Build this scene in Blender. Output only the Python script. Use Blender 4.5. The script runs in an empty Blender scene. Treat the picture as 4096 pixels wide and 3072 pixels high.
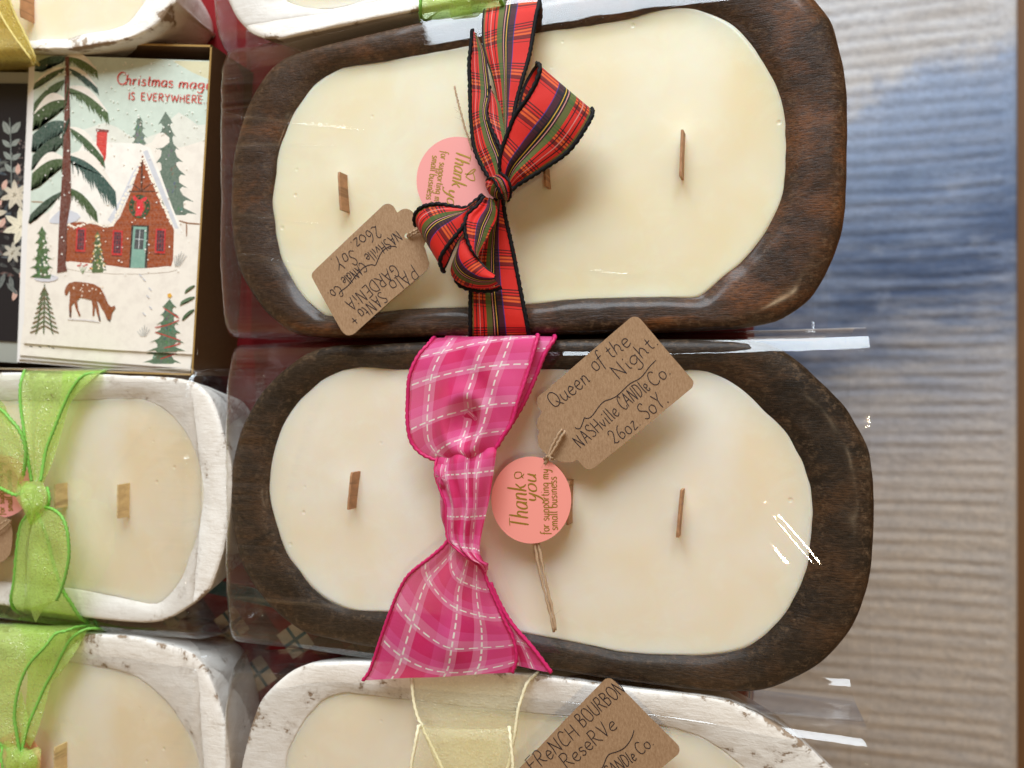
import bpy, bmesh, math, random
import numpy as np
from mathutils import Vector, noise

random.seed(7)
rng = np.random.default_rng(7)
S = bpy.context.scene
COL = S.collection

# ---------------------------------------------------------------- camera model
TILT = math.radians(15.0)
CT, ST = math.cos(TILT), math.sin(TILT)
H = 0.398            # camera height above the table cloth (metres)
F = 2980.0           # focal length in photo pixels (photo 4096 x 3072)

def P(px, py, z):
    """a point of the photograph taken back to height z above the table"""
    u = (px - 2048.0) / F
    v = (1536.0 - py) / F
    s = (H - z) / (CT + u * ST)
    return np.array([s * (-ST + u * CT), s * v, z])

def Pv(pts, z):
    return np.array([P(x, y, z) for x, y in pts])

# ---------------------------------------------------------------- object helpers
def link(o, parent=None):
    COL.objects.link(o)
    if parent is not None:
        o.parent = parent
    return o

def tag(o, label=None, cat=None, group=None, kind=None):
    if label: o['label'] = label
    if cat: o['category'] = cat
    if group: o['group'] = group
    if kind: o['kind'] = kind
    return o

def thing(name, label, cat, loc=(0, 0, 0), group=None):
    o = bpy.data.objects.new(name, None)
    o.empty_display_size = 0.01
    o.location = loc
    link(o)
    return tag(o, label, cat, group)

class MB:
    """collects vertices, faces, uv, colours and material slots of one mesh"""
    def __init__(self):
        self.v, self.f, self.m, self.uv, self.c, self.sm = [], [], [], {}, [], []
        self.attr = []
    def add(self, verts, faces, mat=0, uvs=None, col=None, smooth=True, attr=None):
        b = len(self.v)
        self.v.extend([tuple(map(float, q)) for q in verts])
        self.attr.extend(list(attr) if attr is not None else [0.0] * len(verts))
        self.c.extend([col if col is not None else (1, 1, 1)] * len(verts))
        for f in faces:
            if uvs is not None:
                self.uv[len(self.f)] = [uvs[i] for i in f]
            self.f.append([b + i for i in f])
            self.m.append(mat)
            self.sm.append(smooth)
    def build(self, name, mats, parent=None, origin=None, colors=False, attr=False):
        off = np.zeros(3)
        if parent is not None:
            off = np.array(parent.location)
        elif origin is not None:
            off = np.array(origin)
        me = bpy.data.meshes.new(name)
        vv = [tuple(np.array(q) - off) for q in self.v]
        me.from_pydata(vv, [], self.f)
        for mt in (mats if isinstance(mats, (list, tuple)) else [mats]):
            me.materials.append(mt)
        me.polygons.foreach_set('material_index', self.m)
        me.polygons.foreach_set('use_smooth', self.sm)
        if self.uv:
            l = me.uv_layers.new(name='UVMap')
            for p in me.polygons:
                q = self.uv.get(p.index)
                if q:
                    for k, li in enumerate(p.loop_indices):
                        l.data[li].uv = q[k]
        if colors:
            a = me.color_attributes.new('print', 'FLOAT_COLOR', 'POINT')
            a.data.foreach_set('color', [x for c in self.c for x in (*c, 1.0)])
        if attr:
            a = me.attributes.new('ridge', 'FLOAT', 'POINT')
            a.data.foreach_set('value', [float(x) for x in self.attr])
        me.update()
        o = bpy.data.objects.new(name, me)
        if parent is None and origin is not None:
            o.location = origin
        return link(o, parent)

def crom(pts, n, closed=False):
    """Catmull-Rom through pts, n samples (uniform in parameter)"""
    p = np.asarray(pts, float)
    k = len(p)
    out = []
    segs = k if closed else k - 1
    for i in range(n):
        t = i / (n if closed else (n - 1)) * segs
        j = min(int(t), segs - 1)
        f = t - j
        if closed:
            a, b, c, d = p[(j - 1) % k], p[j % k], p[(j + 1) % k], p[(j + 2) % k]
        else:
            b, c = p[j], p[min(j + 1, k - 1)]
            a = p[j - 1] if j > 0 else 2 * b - c
            d = p[j + 2] if j + 2 < k else 2 * c - b
        out.append(0.5 * ((2 * b) + (c - a) * f + (2 * a - 5 * b + 4 * c - d) * f * f + (3 * b - a - 3 * c + d) * f ** 3))
    return np.array(out)

def chaikin(p, n=2):
    p = np.asarray(p, float)
    for _ in range(n):
        q = np.roll(p, -1, axis=0)
        p = np.stack([p * .75 + q * .25, p * .25 + q * .75], 1).reshape(-1, p.shape[1])
    return p

def tube(mb, pts, r, mat=0, sides=7, twist=0.0, rfun=None, caps=True):
    p = np.asarray(pts, float)
    n = len(p)
    t = np.gradient(p, axis=0)
    t /= np.linalg.norm(t, axis=1)[:, None] + 1e-12
    up = np.array([0.02, 0.03, 1.0])
    vs, fs = [], []
    L = np.concatenate([[0], np.cumsum(np.linalg.norm(np.diff(p, axis=0), axis=1))])
    for i in range(n):
        a = np.cross(up, t[i]); na = np.linalg.norm(a)
        a = a / na if na > 1e-6 else np.array([1., 0, 0])
        b = np.cross(t[i], a)
        rr = r if rfun is None else r * rfun(L[i])
        for k in range(sides):
            th = 2 * math.pi * k / sides
            rk = rr * (1 + (0.30 * math.sin(2 * th + twist * L[i]) if twist else 0))
            vs.append(p[i] + a * rk * math.cos(th) + b * rk * math.sin(th))
    for i in range(n - 1):
        for k in range(sides):
            k2 = (k + 1) % sides
            fs.append([i * sides + k, i * sides + k2, (i + 1) * sides + k2, (i + 1) * sides + k])
    if caps:
        fs.append(list(range(sides))[::-1])
        fs.append([(n - 1) * sides + k for k in range(sides)])
    mb.add(vs, fs, mat)

# ---------------------------------------------------------------- materials
def lin(r, g, b):
    f = lambda c: (c / 255 / 12.92) if c / 255 <= 0.04045 else ((c / 255 + 0.055) / 1.055) ** 2.4
    return (f(r), f(g), f(b))

class NT:
    def __init__(self, name):
        self.m = bpy.data.materials.new(name)
        self.m.use_nodes = True
        self.t = self.m.node_tree
        self.t.nodes.clear()
        self.out = self.t.nodes.new('ShaderNodeOutputMaterial')
    def n(self, typ, **kw):
        x = self.t.nodes.new(typ)
        for k, v in kw.items():
            setattr(x, k, v)
        return x
    def l(self, a, b):
        self.t.links.new(a, b)
    def set(self, node, **kw):
        for k, v in kw.items():
            node.inputs[k.replace('_', ' ')].default_value = v
        return node
    def math(self, op, a, b=None, c=None, clamp=False):
        x = self.n('ShaderNodeMath', operation=op, use_clamp=clamp)
        for i, q in enumerate((a, b, c)):
            if q is None: continue
            if isinstance(q, (int, float)): x.inputs[i].default_value = q
            else: self.l(q, x.inputs[i])
        return x.outputs[0]
    def mix(self, fac, a, b, blend='MIX'):
        x = self.n('ShaderNodeMix', data_type='RGBA', blend_type=blend)
        for s, q in ((x.inputs[0], fac), (x.inputs[6], a), (x.inputs[7], b)):
            if isinstance(q, (int, float)): s.default_value = q
            elif isinstance(q, tuple): s.default_value = (*q[:3], 1)
            else: self.l(q, s)
        return x.outputs[2]
    def ramp(self, fac, stops, interp='LINEAR'):
        x = self.n('ShaderNodeValToRGB')
        r = x.color_ramp
        r.interpolation = interp
        while len(r.elements) < len(stops): r.elements.new(0.5)
        while len(r.elements) > len(stops): r.elements.remove(r.elements[-1])
        for i, st in enumerate(stops): r.elements[i].position = st[0]
        for i, st in enumerate(stops):
            c = st[1]
            if isinstance(c, (int, float)): c = (c, c, c)
            r.elements[i].color = (c[0], c[1], c[2], st[2] if len(st) > 2 else 1)
        if not isinstance(fac, (int, float)): self.l(fac, x.inputs[0])
        return x
    def noise(self, scale, detail=4, rough=0.55, vec=None, dist=0.0):
        x = self.n('ShaderNodeTexNoise')
        self.set(x, Scale=scale, Detail=detail, Roughness=rough, Distortion=dist)
        if vec is not None: self.l(vec, x.inputs['Vector'])
        return x.outputs[0]
    def coords(self, kind='Object', scale=None, rot=None, loc=None):
        c = self.n('ShaderNodeTexCoord').outputs[kind]
        if scale or rot or loc:
            mp = self.n('ShaderNodeMapping')
            if scale: mp.inputs['Scale'].default_value = scale
            if rot: mp.inputs['Rotation'].default_value = rot
            if loc: mp.inputs['Location'].default_value = loc
            self.l(c, mp.inputs[0])
            return mp.outputs[0]
        return c
    def bump(self, h, strength=0.3, dist=0.001, normal=None):
        x = self.n('ShaderNodeBump')
        self.set(x, Strength=strength, Distance=dist)
        self.l(h, x.inputs['Height'])
        if normal is not None: self.l(normal, x.inputs['Normal'])
        return x.outputs[0]
    def bsdf(self, color=None, rough=0.5, spec=0.5, normal=None, **kw):
        b = self.n('ShaderNodeBsdfPrincipled')
        if isinstance(color, tuple): b.inputs['Base Color'].default_value = (*color[:3], 1)
        elif color is not None: self.l(color, b.inputs['Base Color'])
        if isinstance(rough, (int, float)): b.inputs['Roughness'].default_value = rough
        else: self.l(rough, b.inputs['Roughness'])
        b.inputs['Specular IOR Level'].default_value = spec
        if normal is not None: self.l(normal, b.inputs['Normal'])
        for k, v in kw.items():
            b.inputs[k.replace('_', ' ')].default_value = v
        return b
    def done(self, sh):
        self.l(sh.outputs[0] if hasattr(sh, 'outputs') else sh, self.out.inputs['Surface'])
        return self.m

def m_plain(name, col, rough=0.6, spec=0.4, **kw):
    t = NT(name)
    return t.done(t.bsdf(col, rough, spec, **kw))

def m_wood(name, dark, mid, red, seed=0.0, gloss=0.42, coat=0.08):
    t = NT(name)
    co = t.coords('Object', loc=(seed, seed, seed))
    n1 = t.noise(1.0, 6, 0.66, t.coords('Object', scale=(26, 70, 60), loc=(seed, seed, seed)), 0.9)
    n2 = t.noise(1.0, 5, 0.62, t.coords('Object', scale=(24, 40, 34), loc=(seed * 2, 0, seed)), 0.5)
    n3 = t.noise(1.0, 4, 0.7, t.coords('Object', scale=(240, 1500, 1200)))
    n4 = t.noise(420, 4, 0.7, co)
    c = t.mix(t.ramp(n1, [(0.34, 0.0), (0.64, 1.0)]).outputs[0], dark, mid)
    c = t.mix(t.ramp(n2, [(0.48, 0.0), (0.64, 1.0)]).outputs[0], c, red)
    c = t.mix(t.ramp(n4, [(0.48, 0.0), (0.78, 0.45)]).outputs[0], c, tuple(x * 1.8 for x in mid))
    at = t.n('ShaderNodeAttribute', attribute_name='ridge').outputs['Fac']
    scuff = t.math('MULTIPLY', at, t.ramp(t.noise(300.0, 4, 0.75, co), [(0.50, 0.0), (0.66, 1.0)]).outputs[0])
    c = t.mix(t.math('MULTIPLY', scuff, 0.5), c, (0.24, 0.15, 0.085))
    c = t.mix(t.ramp(n3, [(0.36, 0.75), (0.58, 0.0)]).outputs[0], c, tuple(x * 0.3 for x in dark))
    pores = t.ramp(t.noise(1700.0, 2, 0.5, co), [(0.71, 0.0), (0.77, 0.5)]).outputs[0]
    c = t.mix(pores, c, (0.28, 0.17, 0.09))
    r = t.ramp(n3, [(0.3, gloss - 0.06), (0.7, gloss + 0.20)]).outputs[0]
    hgt = t.math('ADD', t.math('MULTIPLY', n3, 0.6), t.math('MULTIPLY', t.noise(85, 5, 0.65, co), 1.3))
    return t.done(t.bsdf(c, r, 0.22, t.bump(hgt, 0.55, 0.0010), Coat_Weight=coat, Coat_Roughness=0.20))

def m_white_bowl(name, seed):
    t = NT(name)
    co = t.coords('Object', loc=(seed, seed * .7, 0))
    at = t.n('ShaderNodeAttribute', attribute_name='ridge').outputs['Fac']
    n1 = t.noise(42, 5, 0.68, co, 0.4)
    n2 = t.noise(330, 4, 0.75, co)
    s = t.math('ADD', n1, t.math('MULTIPLY', n2, 0.22))
    s = t.math('ADD', s, t.math('MULTIPLY', at, 0.135))
    wear = t.ramp(s, [(0.70, 0.0), (0.775, 0.28), (0.80, 0.9), (0.84, 1.0)]).outputs[0]
    thin = t.ramp(t.noise(95, 5, 0.7, co, 0.2), [(0.48, 0.0), (0.75, 0.36)]).outputs[0]
    paint = t.mix(thin, (0.85, 0.815, 0.76), (0.62, 0.555, 0.465))
    raw = t.mix(t.noise(600, 3, 0.6, co), (0.20, 0.13, 0.08), (0.38, 0.28, 0.19))
    c = t.mix(wear, paint, raw)
    h = t.math('ADD', t.math('MULTIPLY', n2, 0.35), t.math('MULTIPLY', t.noise(70, 5, 0.65, co, 0.3), 1.3))
    h = t.math('ADD', h, t.math('MULTIPLY', t.noise(1.0, 3, 0.6, t.coords('Object', scale=(90, 480, 300), rot=(0, 0, 0.25)), 0.6), 0.5))
    h = t.math('SUBTRACT', h, t.math('MULTIPLY', wear, 0.5))
    return t.done(t.bsdf(c, 0.55, 0.35, t.bump(h, 0.5, 0.0009)))

def m_wax(name, col, sss=0.55):
    t = NT(name)
    co = t.coords()
    n = t.noise(17, 3, 0.5, co, 0.4)
    c = t.mix(t.ramp(n, [(0.3, 0.0), (0.7, 1.0)]).outputs[0], col, tuple(x * y for x, y in zip(col, (0.97, 0.89, 0.74))))  # large warm blotches put some golden shading into the wax colour
    fr_ = t.ramp(t.noise(55, 5, 0.7, co, 0.6), [(0.50, 0.0), (0.72, 0.30)]).outputs[0]
    c = t.mix(fr_, c, tuple(min(0.95, x * 1.07 + 0.03) for x in col))
    pits = t.n('ShaderNodeTexVoronoi', feature='F1')
    t.set(pits, Scale=58.0)
    t.l(co, pits.inputs['Vector'])
    pit = t.ramp(pits.outputs['Distance'], [(0.03, 1.0), (0.075, 0.0)]).outputs[0]
    pit = t.math('MULTIPLY', pit, t.ramp(t.noise(19, 2, 0.5, co), [(0.47, 0.0), (0.55, 1.0)]).outputs[0])
    h = t.math('ADD', t.math('MULTIPLY', n, 1.4), t.math('MULTIPLY', t.noise(160, 3, 0.5, co), 0.08))
    h = t.math('SUBTRACT', h, t.math('MULTIPLY', pit, 0.9))
    b = t.bsdf(c, 0.34, 0.45, t.bump(h, 0.35, 0.0012))
    b.inputs['Subsurface Weight'].default_value = sss
    b.inputs['Subsurface Radius'].default_value = (1.0, 0.62, 0.33)
    b.inputs['Subsurface Scale'].default_value = 0.014
    return t.done(b)

def m_film():
    t = NT('cellophane')
    n = t.noise(1.0, 3, 0.5, t.coords('Object', scale=(9, 75, 40)), 0.4)
    n2 = t.noise(1.0, 2, 0.4, t.coords('Object', scale=(7, 95, 24), rot=(0, 0, math.radians(47))), 0.2)
    at = t.n('ShaderNodeAttribute', attribute_name='ridge').outputs['Fac']
    n3 = t.noise(1.0, 4, 0.6, t.coords('Object', scale=(12, 260, 90), rot=(0, 0, math.radians(5))), 0.8)
    hgt = t.math('ADD', t.math('MULTIPLY', n, 0.30), t.math('MULTIPLY', n2, 0.22))
    hgt = t.math('ADD', hgt, t.math('MULTIPLY', at, t.math('MULTIPLY', n3, 3.5)))
    nb = t.bump(hgt, 0.30, 0.0018)
    tr = t.n('ShaderNodeBsdfTransparent')
    tr.inputs[0].default_value = (0.985, 0.985, 0.985, 1)
    gl = t.n('ShaderNodeBsdfGlossy')
    t.set(gl, Roughness=0.04)
    gl.inputs[0].default_value = (1, 1, 1, 1)
    t.l(nb, gl.inputs['Normal'])
    fr = t.n('ShaderNodeFresnel')
    geo = t.n('ShaderNodeNewGeometry')
    t.l(t.math('MULTIPLY_ADD', geo.outputs['Backfacing'], 1 / 1.5 - 1.5, 1.5), fr.inputs['IOR'])
    t.l(nb, fr.inputs['Normal'])
    fac = t.math('MULTIPLY', fr.outputs[0], t.math('MULTIPLY_ADD', at, 0.8, 1.3), clamp=True)
    df = t.n('ShaderNodeBsdfDiffuse'); df.inputs[0].default_value = (0.8, 0.8, 0.8, 1)
    m0 = t.n('ShaderNodeMixShader')     # crinkled film scatters a little light
    t.l(t.math('MULTIPLY', at, t.ramp(n3, [(0.40, 0.0), (0.78, 0.06)]).outputs[0]), m0.inputs[0])
    t.l(tr.outputs[0], m0.inputs[1]); t.l(df.outputs[0], m0.inputs[2])
    mx = t.n('ShaderNodeMixShader')
    t.l(fac, mx.inputs[0]); t.l(m0.outputs[0], mx.inputs[1]); t.l(gl.outputs[0], mx.inputs[2])
    return t.done(mx)

def uvsplit(t):
    u = t.n('ShaderNodeUVMap', uv_map='UVMap')
    s = t.n('ShaderNodeSeparateXYZ')
    t.l(u.outputs[0], s.inputs[0])
    return s.outputs[0], s.outputs[1]

def m_plaid():
    t = NT('tartan_ribbon')
    u, v = uvsplit(t)
    R = (0.66, 0.020, 0.012); DK = (0.10, 0.006, 0.006); OR = (0.72, 0.105, 0.02); BK = (0.006, 0.006, 0.008)
    GR = (0.055, 0.135, 0.030); NV = (0.007, 0.007, 0.018); YL = (0.62, 0.38, 0.04); PK = (0.62, 0.28, 0.26); BL = (0.02, 0.03, 0.22)
    f = t.math('FRACT', t.math('DIVIDE', v, 0.0185))
    weft = t.ramp(f, [(0, R), (0.28, DK), (0.31, R), (0.35, DK), (0.38, R), (0.42, (0.20, .008, .008)), (0.46, OR), (0.51, (0.35, .02, .012)), (0.55, OR), (0.60, (0.20, .008, .008)),
                      (0.68, DK), (0.70, R), (0.76, DK), (0.775, R)], 'CONSTANT')
    warp = t.ramp(u, [(0, BK, 1), (0.035, GR, .75), (0.06, R, 0), (0.105, BK, .9), (0.125, R, 0), (0.165, PK, .9), (0.180, R, 0), (0.235, BK, .9), (0.255, R, 0),
                      (0.30, GR, .90), (0.40, BK, .95), (0.425, PK, 1), (0.440, BK, 1), (0.475, YL, 1), (0.492, BK, 1),
                      (0.52, NV, .92), (0.615, BL, .9), (0.63, R, 0), (0.955, BK, 1)], 'CONSTANT')
    c = t.mix(warp.outputs[1], weft.outputs[0], warp.outputs[0])
    # weave
    wu = t.math('SINE', t.math('MULTIPLY', u, 420.0)); wv = t.math('SINE', t.math('MULTIPLY', v, 15500.0))
    wh = t.math('MULTIPLY', wu, wv)
    c = t.mix(t.ramp(wh, [(0.0, 0.16), (0.5, 0.0)]).outputs[0], c, BK)
    b = t.bsdf(c, 0.6, 0.25, t.bump(wh, 0.25, 0.0002), Sheen_Weight=0.05, Sheen_Roughness=0.4)
    return t.done(b)

def m_pink():
    t = NT('pink_check_ribbon')
    u, v = uvsplit(t)
    HOT = (0.78, 0.020, 0.15); MID = (0.88, 0.11, 0.35); LT = (0.94, 0.40, 0.60); DK = (0.62, 0.006, 0.09)
    wu = t.ramp(u, [(0, DK), (0.035, MID), (0.15, LT), (0.25, HOT), (0.42, MID), (0.52, LT), (0.60, DK), (0.70, LT), (0.80, MID), (0.965, DK)], 'CONSTANT')
    P0 = 0.034
    f = t.math('FRACT', t.math('DIVIDE', v, P0))
    wv = t.ramp(f, [(0, LT), (0.09, HOT), (0.30, MID), (0.40, LT), (0.52, HOT), (0.78, MID), (0.92, LT)], 'CONSTANT')
    c = t.mix(0.5, wu.outputs[0], wv.outputs[0])
    c = t.mix(t.ramp(t.noise(60, 3, 0.6, t.coords()), [(0.4, 0.0), (0.7, 0.25)]).outputs[0], c, (0.86, 0.06, 0.36))
    # running stitches
    def near(x, c0, w):
        return t.math('LESS_THAN', t.math('ABSOLUTE', t.math('SUBTRACT', x, c0)), w)
    WID = 0.050
    dashv = t.math('GREATER_THAN', t.math('FRACT', t.math('DIVIDE', v, 0.0046)), 0.34)
    dashu = t.math('GREATER_THAN', t.math('FRACT', t.math('DIVIDE', u, 0.0046 / WID)), 0.34)
    su = None
    for c0 in (0.20, 0.56, 0.76):
        q = near(u, c0, 0.0066)
        su = q if su is None else t.math('MAXIMUM', su, q)
    sv = t.math('MAXIMUM', near(f, 0.045, 0.0098), near(f, 0.46, 0.0098))
    st = t.math('MAXIMUM', t.math('MULTIPLY', su, dashv), t.math('MULTIPLY', sv, dashu))
    nst = t.noise(2500, 2, 0.5, t.coords())
    wh = t.math('MULTIPLY', t.math('SINE', t.math('MULTIPLY', u, 560.0)), t.math('SINE', t.math('MULTIPLY', v, 11500.0)))
    c = t.mix(t.ramp(wh, [(0.0, 0.22), (0.5, 0.0)]).outputs[0], c, (0.40, 0.008, 0.08))
    c = t.mix(t.ramp(wh, [(0.5, 0.0), (1.0, 0.22)]).outputs[0], c, (0.92, 0.45, 0.65))
    c = t.mix(st, c, (0.92, 0.86, 0.80))
    h = t.math('ADD', wh, t.math('MULTIPLY', st, 2.5))
    b = t.bsdf(c, 0.5, 0.35, t.bump(h, 0.3, 0.0003), Sheen_Weight=0.32, Sheen_Roughness=0.3)
    tl = t.n('ShaderNodeBsdfTranslucent'); t.l(c, tl.inputs[0])
    tp = t.n('ShaderNodeBsdfTransparent')
    m1 = t.n('ShaderNodeMixShader'); m1.inputs[0].default_value = 0.28
    t.l(b.outputs[0], m1.inputs[1]); t.l(tl.outputs[0], m1.inputs[2])
    m2 = t.n('ShaderNodeMixShader'); m2.inputs[0].default_value = 0.10
    t.l(m1.outputs[0], m2.inputs[1]); t.l(tp.outputs[0], m2.inputs[2])
    return t.done(m2)

def m_organza(name, col, clear=0.42, spark=(1.0, 1.0, 0.75)):
    t = NT(name)
    u, v = uvsplit(t)
    co = t.coords()
    n1 = t.noise(560, 2, 0.7, co)
    n2 = t.noise(1300, 1, 0.5, co)
    bp = t.bump(t.math('ADD', n1, n2), 0.9, 0.0009)
    streak = t.noise(1.0, 2, 0.5, t.coords('UV', scale=(26, 3, 1)))
    c = t.mix(streak, tuple(x * 0.86 for x in col), tuple(min(1, x * 1.12) for x in col))
    b = t.bsdf(c, 0.36, 0.5, bp, Sheen_Weight=0.3, Sheen_Roughness=0.3)
    gl = t.n('ShaderNodeBsdfGlossy'); t.set(gl, Roughness=0.24); gl.inputs[0].default_value = (*spark, 1)
    t.l(bp, gl.inputs['Normal'])
    g1 = t.n('ShaderNodeMixShader')
    t.l(t.ramp(n1, [(0.52, 0.03), (0.63, 0.55)]).outputs[0], g1.inputs[0])
    t.l(b.outputs[0], g1.inputs[1]); t.l(gl.outputs[0], g1.inputs[2])
    tl = t.n('ShaderNodeBsdfTranslucent'); t.l(c, tl.inputs[0])
    m1 = t.n('ShaderNodeMixShader'); m1.inputs[0].default_value = 0.35
    t.l(g1.outputs[0], m1.inputs[1]); t.l(tl.outputs[0], m1.inputs[2])
    tp = t.n('ShaderNodeBsdfTransparent')
    tc = tuple(0.55 + 0.45 * x / max(col) for x in col)
    tp.inputs[0].default_value = (*tc, 1)
    m2 = t.n('ShaderNodeMixShader'); m2.inputs[0].default_value = clear
    t.l(m1.outputs[0], m2.inputs[1]); t.l(tp.outputs[0], m2.inputs[2])
    return t.done(m2)

def m_kraft():
    t = NT('kraft_card')
    co = t.coords()
    n = t.noise(1.0, 5, 0.75, t.coords('Object', scale=(1300, 520, 700), rot=(0, 0, 0.6)))
    n2 = t.noise(90, 4, 0.6, co)
    c = t.mix(t.ramp(n, [(0.35, 0.0), (0.68, 1.0)]).outputs[0], (0.275, 0.165, 0.088), (0.42, 0.275, 0.165))
    c = t.mix(t.math('MULTIPLY', n2, 0.3), c, (0.33, 0.20, 0.11))
    return t.done(t.bsdf(c, 0.8, 0.2, t.bump(n, 0.3, 0.0004)))

def m_print():
    t = NT('printed_ink')
    a = t.n('ShaderNodeVertexColor', layer_name='print')
    n = t.noise(700, 4, 0.65, t.coords())
    c = t.mix(t.ramp(n, [(0.3, 0.14), (0.6, 0.0)]).outputs[0], a.outputs[0], (0.75, 0.72, 0.66))
    n2 = t.noise(130, 3, 0.6, t.coords())
    c = t.mix(t.ramp(n2, [(0.35, 0.16), (0.55, 0.0)]).outputs[0], c, t.mix(1.0, a.outputs[0], (0.55, 0.5, 0.5), 'MULTIPLY'))
    return t.done(t.bsdf(c, 0.5, 0.35))

def m_cloth():
    """printed plaid: crimson ground, teal stripes, rows of cream lozenges with a teal cross"""
    t = NT('plaid_table_cloth')
    co = t.coords('Object', rot=(0, 0, math.radians(7)))
    s = t.n('ShaderNodeSeparateXYZ'); t.l(co, s.inputs[0])
    a, b = s.outputs[0], s.outputs[1]
    RED = (0.155, 0.004, 0.007); DRED = (0.05, 0.002, 0.004); TEAL = (0.012, 0.085, 0.10); CRM = (0.50, 0.40, 0.27)
    PA, PB = 0.0444, 0.80
    fb = t.math('FRACT', t.math('DIVIDE', t.math('ADD', b, 3.5), PB))
    c = t.ramp(fb, [(0.0, RED), (0.04, DRED), (0.065, RED), (0.162, (.20, .006, .008)), (0.165, TEAL), (0.1775, (.20, .006, .008)), (0.225, RED), (0.50, (.24, .006, .008)), (0.545, RED), (0.60, (.20, .006, .008)), (0.68, RED)], 'CONSTANT').outputs[0]
    for c0, off, w in ((0.148, 0.2651, 0.015), (0.1155, 0.2429, 0.015)):
        fa = t.math('FRACT', t.math('DIVIDE', t.math('ADD', a, off + PA / 2 + 40 * PA), PA))
        sa = t.math('SUBTRACT', fa, 0.5)
        da = t.math('ABSOLUTE', sa)
        sb = t.math('DIVIDE', t.math('SUBTRACT', fb, c0), w)
        db = t.math('ABSOLUTE', sb)
        dd = t.math('ADD', t.math('DIVIDE', t.math('SUBTRACT', 0.5, da), 0.29), db)
        c = t.mix(t.math('LESS_THAN', dd, 1.0), c, DRED)
        sc_ = t.math('DIVIDE', sa, 0.29)
        d0 = t.math('ADD', t.math('ABSOLUTE', sc_), db)
        c = t.mix(t.math('LESS_THAN', d0, 1.0), c, CRM)
        near = t.math('MAXIMUM', t.math('LESS_THAN', t.math('ABSOLUTE', t.math('SUBTRACT', sc_, sb)), 0.12), t.math('LESS_THAN', t.math('ABSOLUTE', t.math('ADD', sc_, sb)), 0.12))
        c = t.mix(t.math('MULTIPLY', near, t.math('LESS_THAN', d0, 1.0)), c, TEAL)
    n = t.noise(1400, 3, 0.6, t.coords())
    return t.done(t.bsdf(c, 0.8, 0.2, t.bump(n, 0.25, 0.0005)))

def m_rug():
    t = NT('ribbed_rug')
    co = t.coords('Object')
    s = t.n('ShaderNodeSeparateXYZ'); t.l(co, s.inputs[0])
    x, y = s.outputs[0], s.outputs[1]
    n1 = t.noise(7, 5, 0.65, co, 0.4)
    n2 = t.noise(1.0, 4, 0.65, t.coords('Object', scale=(9, 46, 1)))
    n3 = t.noise(260, 3, 0.6, co)
    wob = t.math('MULTIPLY', t.math('SUBTRACT', n1, 0.5), 0.15)
    yy = t.math('ADD', t.math('SUBTRACT', y, t.math('MULTIPLY', x, 0.35)), wob)
    CR = (0.90, 0.89, 0.90); BL = (0.16, 0.22, 0.36); DB = (0.06, 0.10, 0.19); GY = (0.26, 0.28, 0.34); BG = (0.84, 0.73, 0.62)
    f = t.math('ADD', t.math('MULTIPLY', yy, 1.0), 0.5)
    c = t.ramp(f, [(0.0, BG), (0.18, BG), (0.28, (.80, .72, .66)), (0.35, (.66, .64, .66)), (0.42, (.48, .51, .60)), (0.475, (.25, .31, .45)), (0.525, (.12, .175, .31)), (0.60, (.15, .22, .38)), (0.66, (.25, .34, .53)), (0.74, (.37, .48, .69)), (0.81, (.52, .63, .84)), (0.838, CR), (1.0, CR)])
    blot = t.ramp(n2, [(0.42, 0.0), (0.66, 0.65)]).outputs[0]
    c = t.mix(blot, c.outputs[0], t.mix(t.ramp(f, [(0.45, 0.0), (0.53, 1.0), (0.78, 1.0), (0.84, 0.0)]).outputs[0], (0.74, 0.68, 0.63), (0.46, 0.55, 0.74)))
    spots = t.ramp(t.noise(24, 3, 0.6, co), [(0.60, 0.0), (0.74, 0.35)]).outputs[0]
    c = t.mix(t.math('MULTIPLY', spots, t.ramp(f, [(0.45, 0.0), (0.52, 1.0), (0.70, 1.0), (0.78, 0.0)]).outputs[0]), c, (0.66, 0.73, 0.86))
    c = t.mix(t.ramp(n3, [(0.3, 0.28), (0.65, 0.0)]).outputs[0], c, (0.18, 0.17, 0.17))
    c = t.mix(t.ramp(t.noise(75, 4, 0.7, co), [(0.42, 0.0), (0.62, 0.28)]).outputs[0], c, t.mix(1.0, c, (0.55, 0.58, 0.66), 'MULTIPLY'))
    return t.done(t.bsdf(c, 0.95, 0.1, t.bump(t.math('ADD', n3, t.noise(900, 2, 0.6, co)), 0.8, 0.004)))

def m_floor():
    t = NT('wood_floor')
    n = t.noise(1.0, 5, 0.6, t.coords('Object', scale=(40, 4, 1)), 0.5)
    c = t.mix(n, (0.10, 0.045, 0.018), (0.24, 0.12, 0.05))
    return t.done(t.bsdf(c, 0.4, 0.4))

def m_wick(name, col):
    t = NT(name)
    n = t.noise(1.0, 4, 0.6, t.coords('Object', scale=(900, 250, 120)))
    c = t.mix(n, tuple(x * 0.45 for x in col), tuple(min(1, x * 1.45) for x in col))
    bd = t.ramp(t.noise(1.0, 2, 0.5, t.coords('Object', scale=(30, 330, 30))), [(0.56, 0.0), (0.62, 0.55)]).outputs[0]
    c = t.mix(bd, c, tuple(x * 0.35 for x in col))
    return t.done(t.bsdf(c, 0.6, 0.3, t.bump(n, 0.6, 0.0006)))

def m_twine():
    t = NT('jute_twine')
    n = t.noise(1600, 3, 0.6, t.coords())
    return t.done(t.bsdf(t.mix(n, (0.27, 0.16, 0.085), (0.60, 0.43, 0.28)), 0.85, 0.15))

def m_brown_box():
    t = NT('brown_box_card')
    n = t.noise(500, 3, 0.6, t.coords())
    c = t.mix(n, (0.085, 0.042, 0.016), (0.12, 0.062, 0.024))
    return t.done(t.bsdf(c, 0.5, 0.4))

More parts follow.
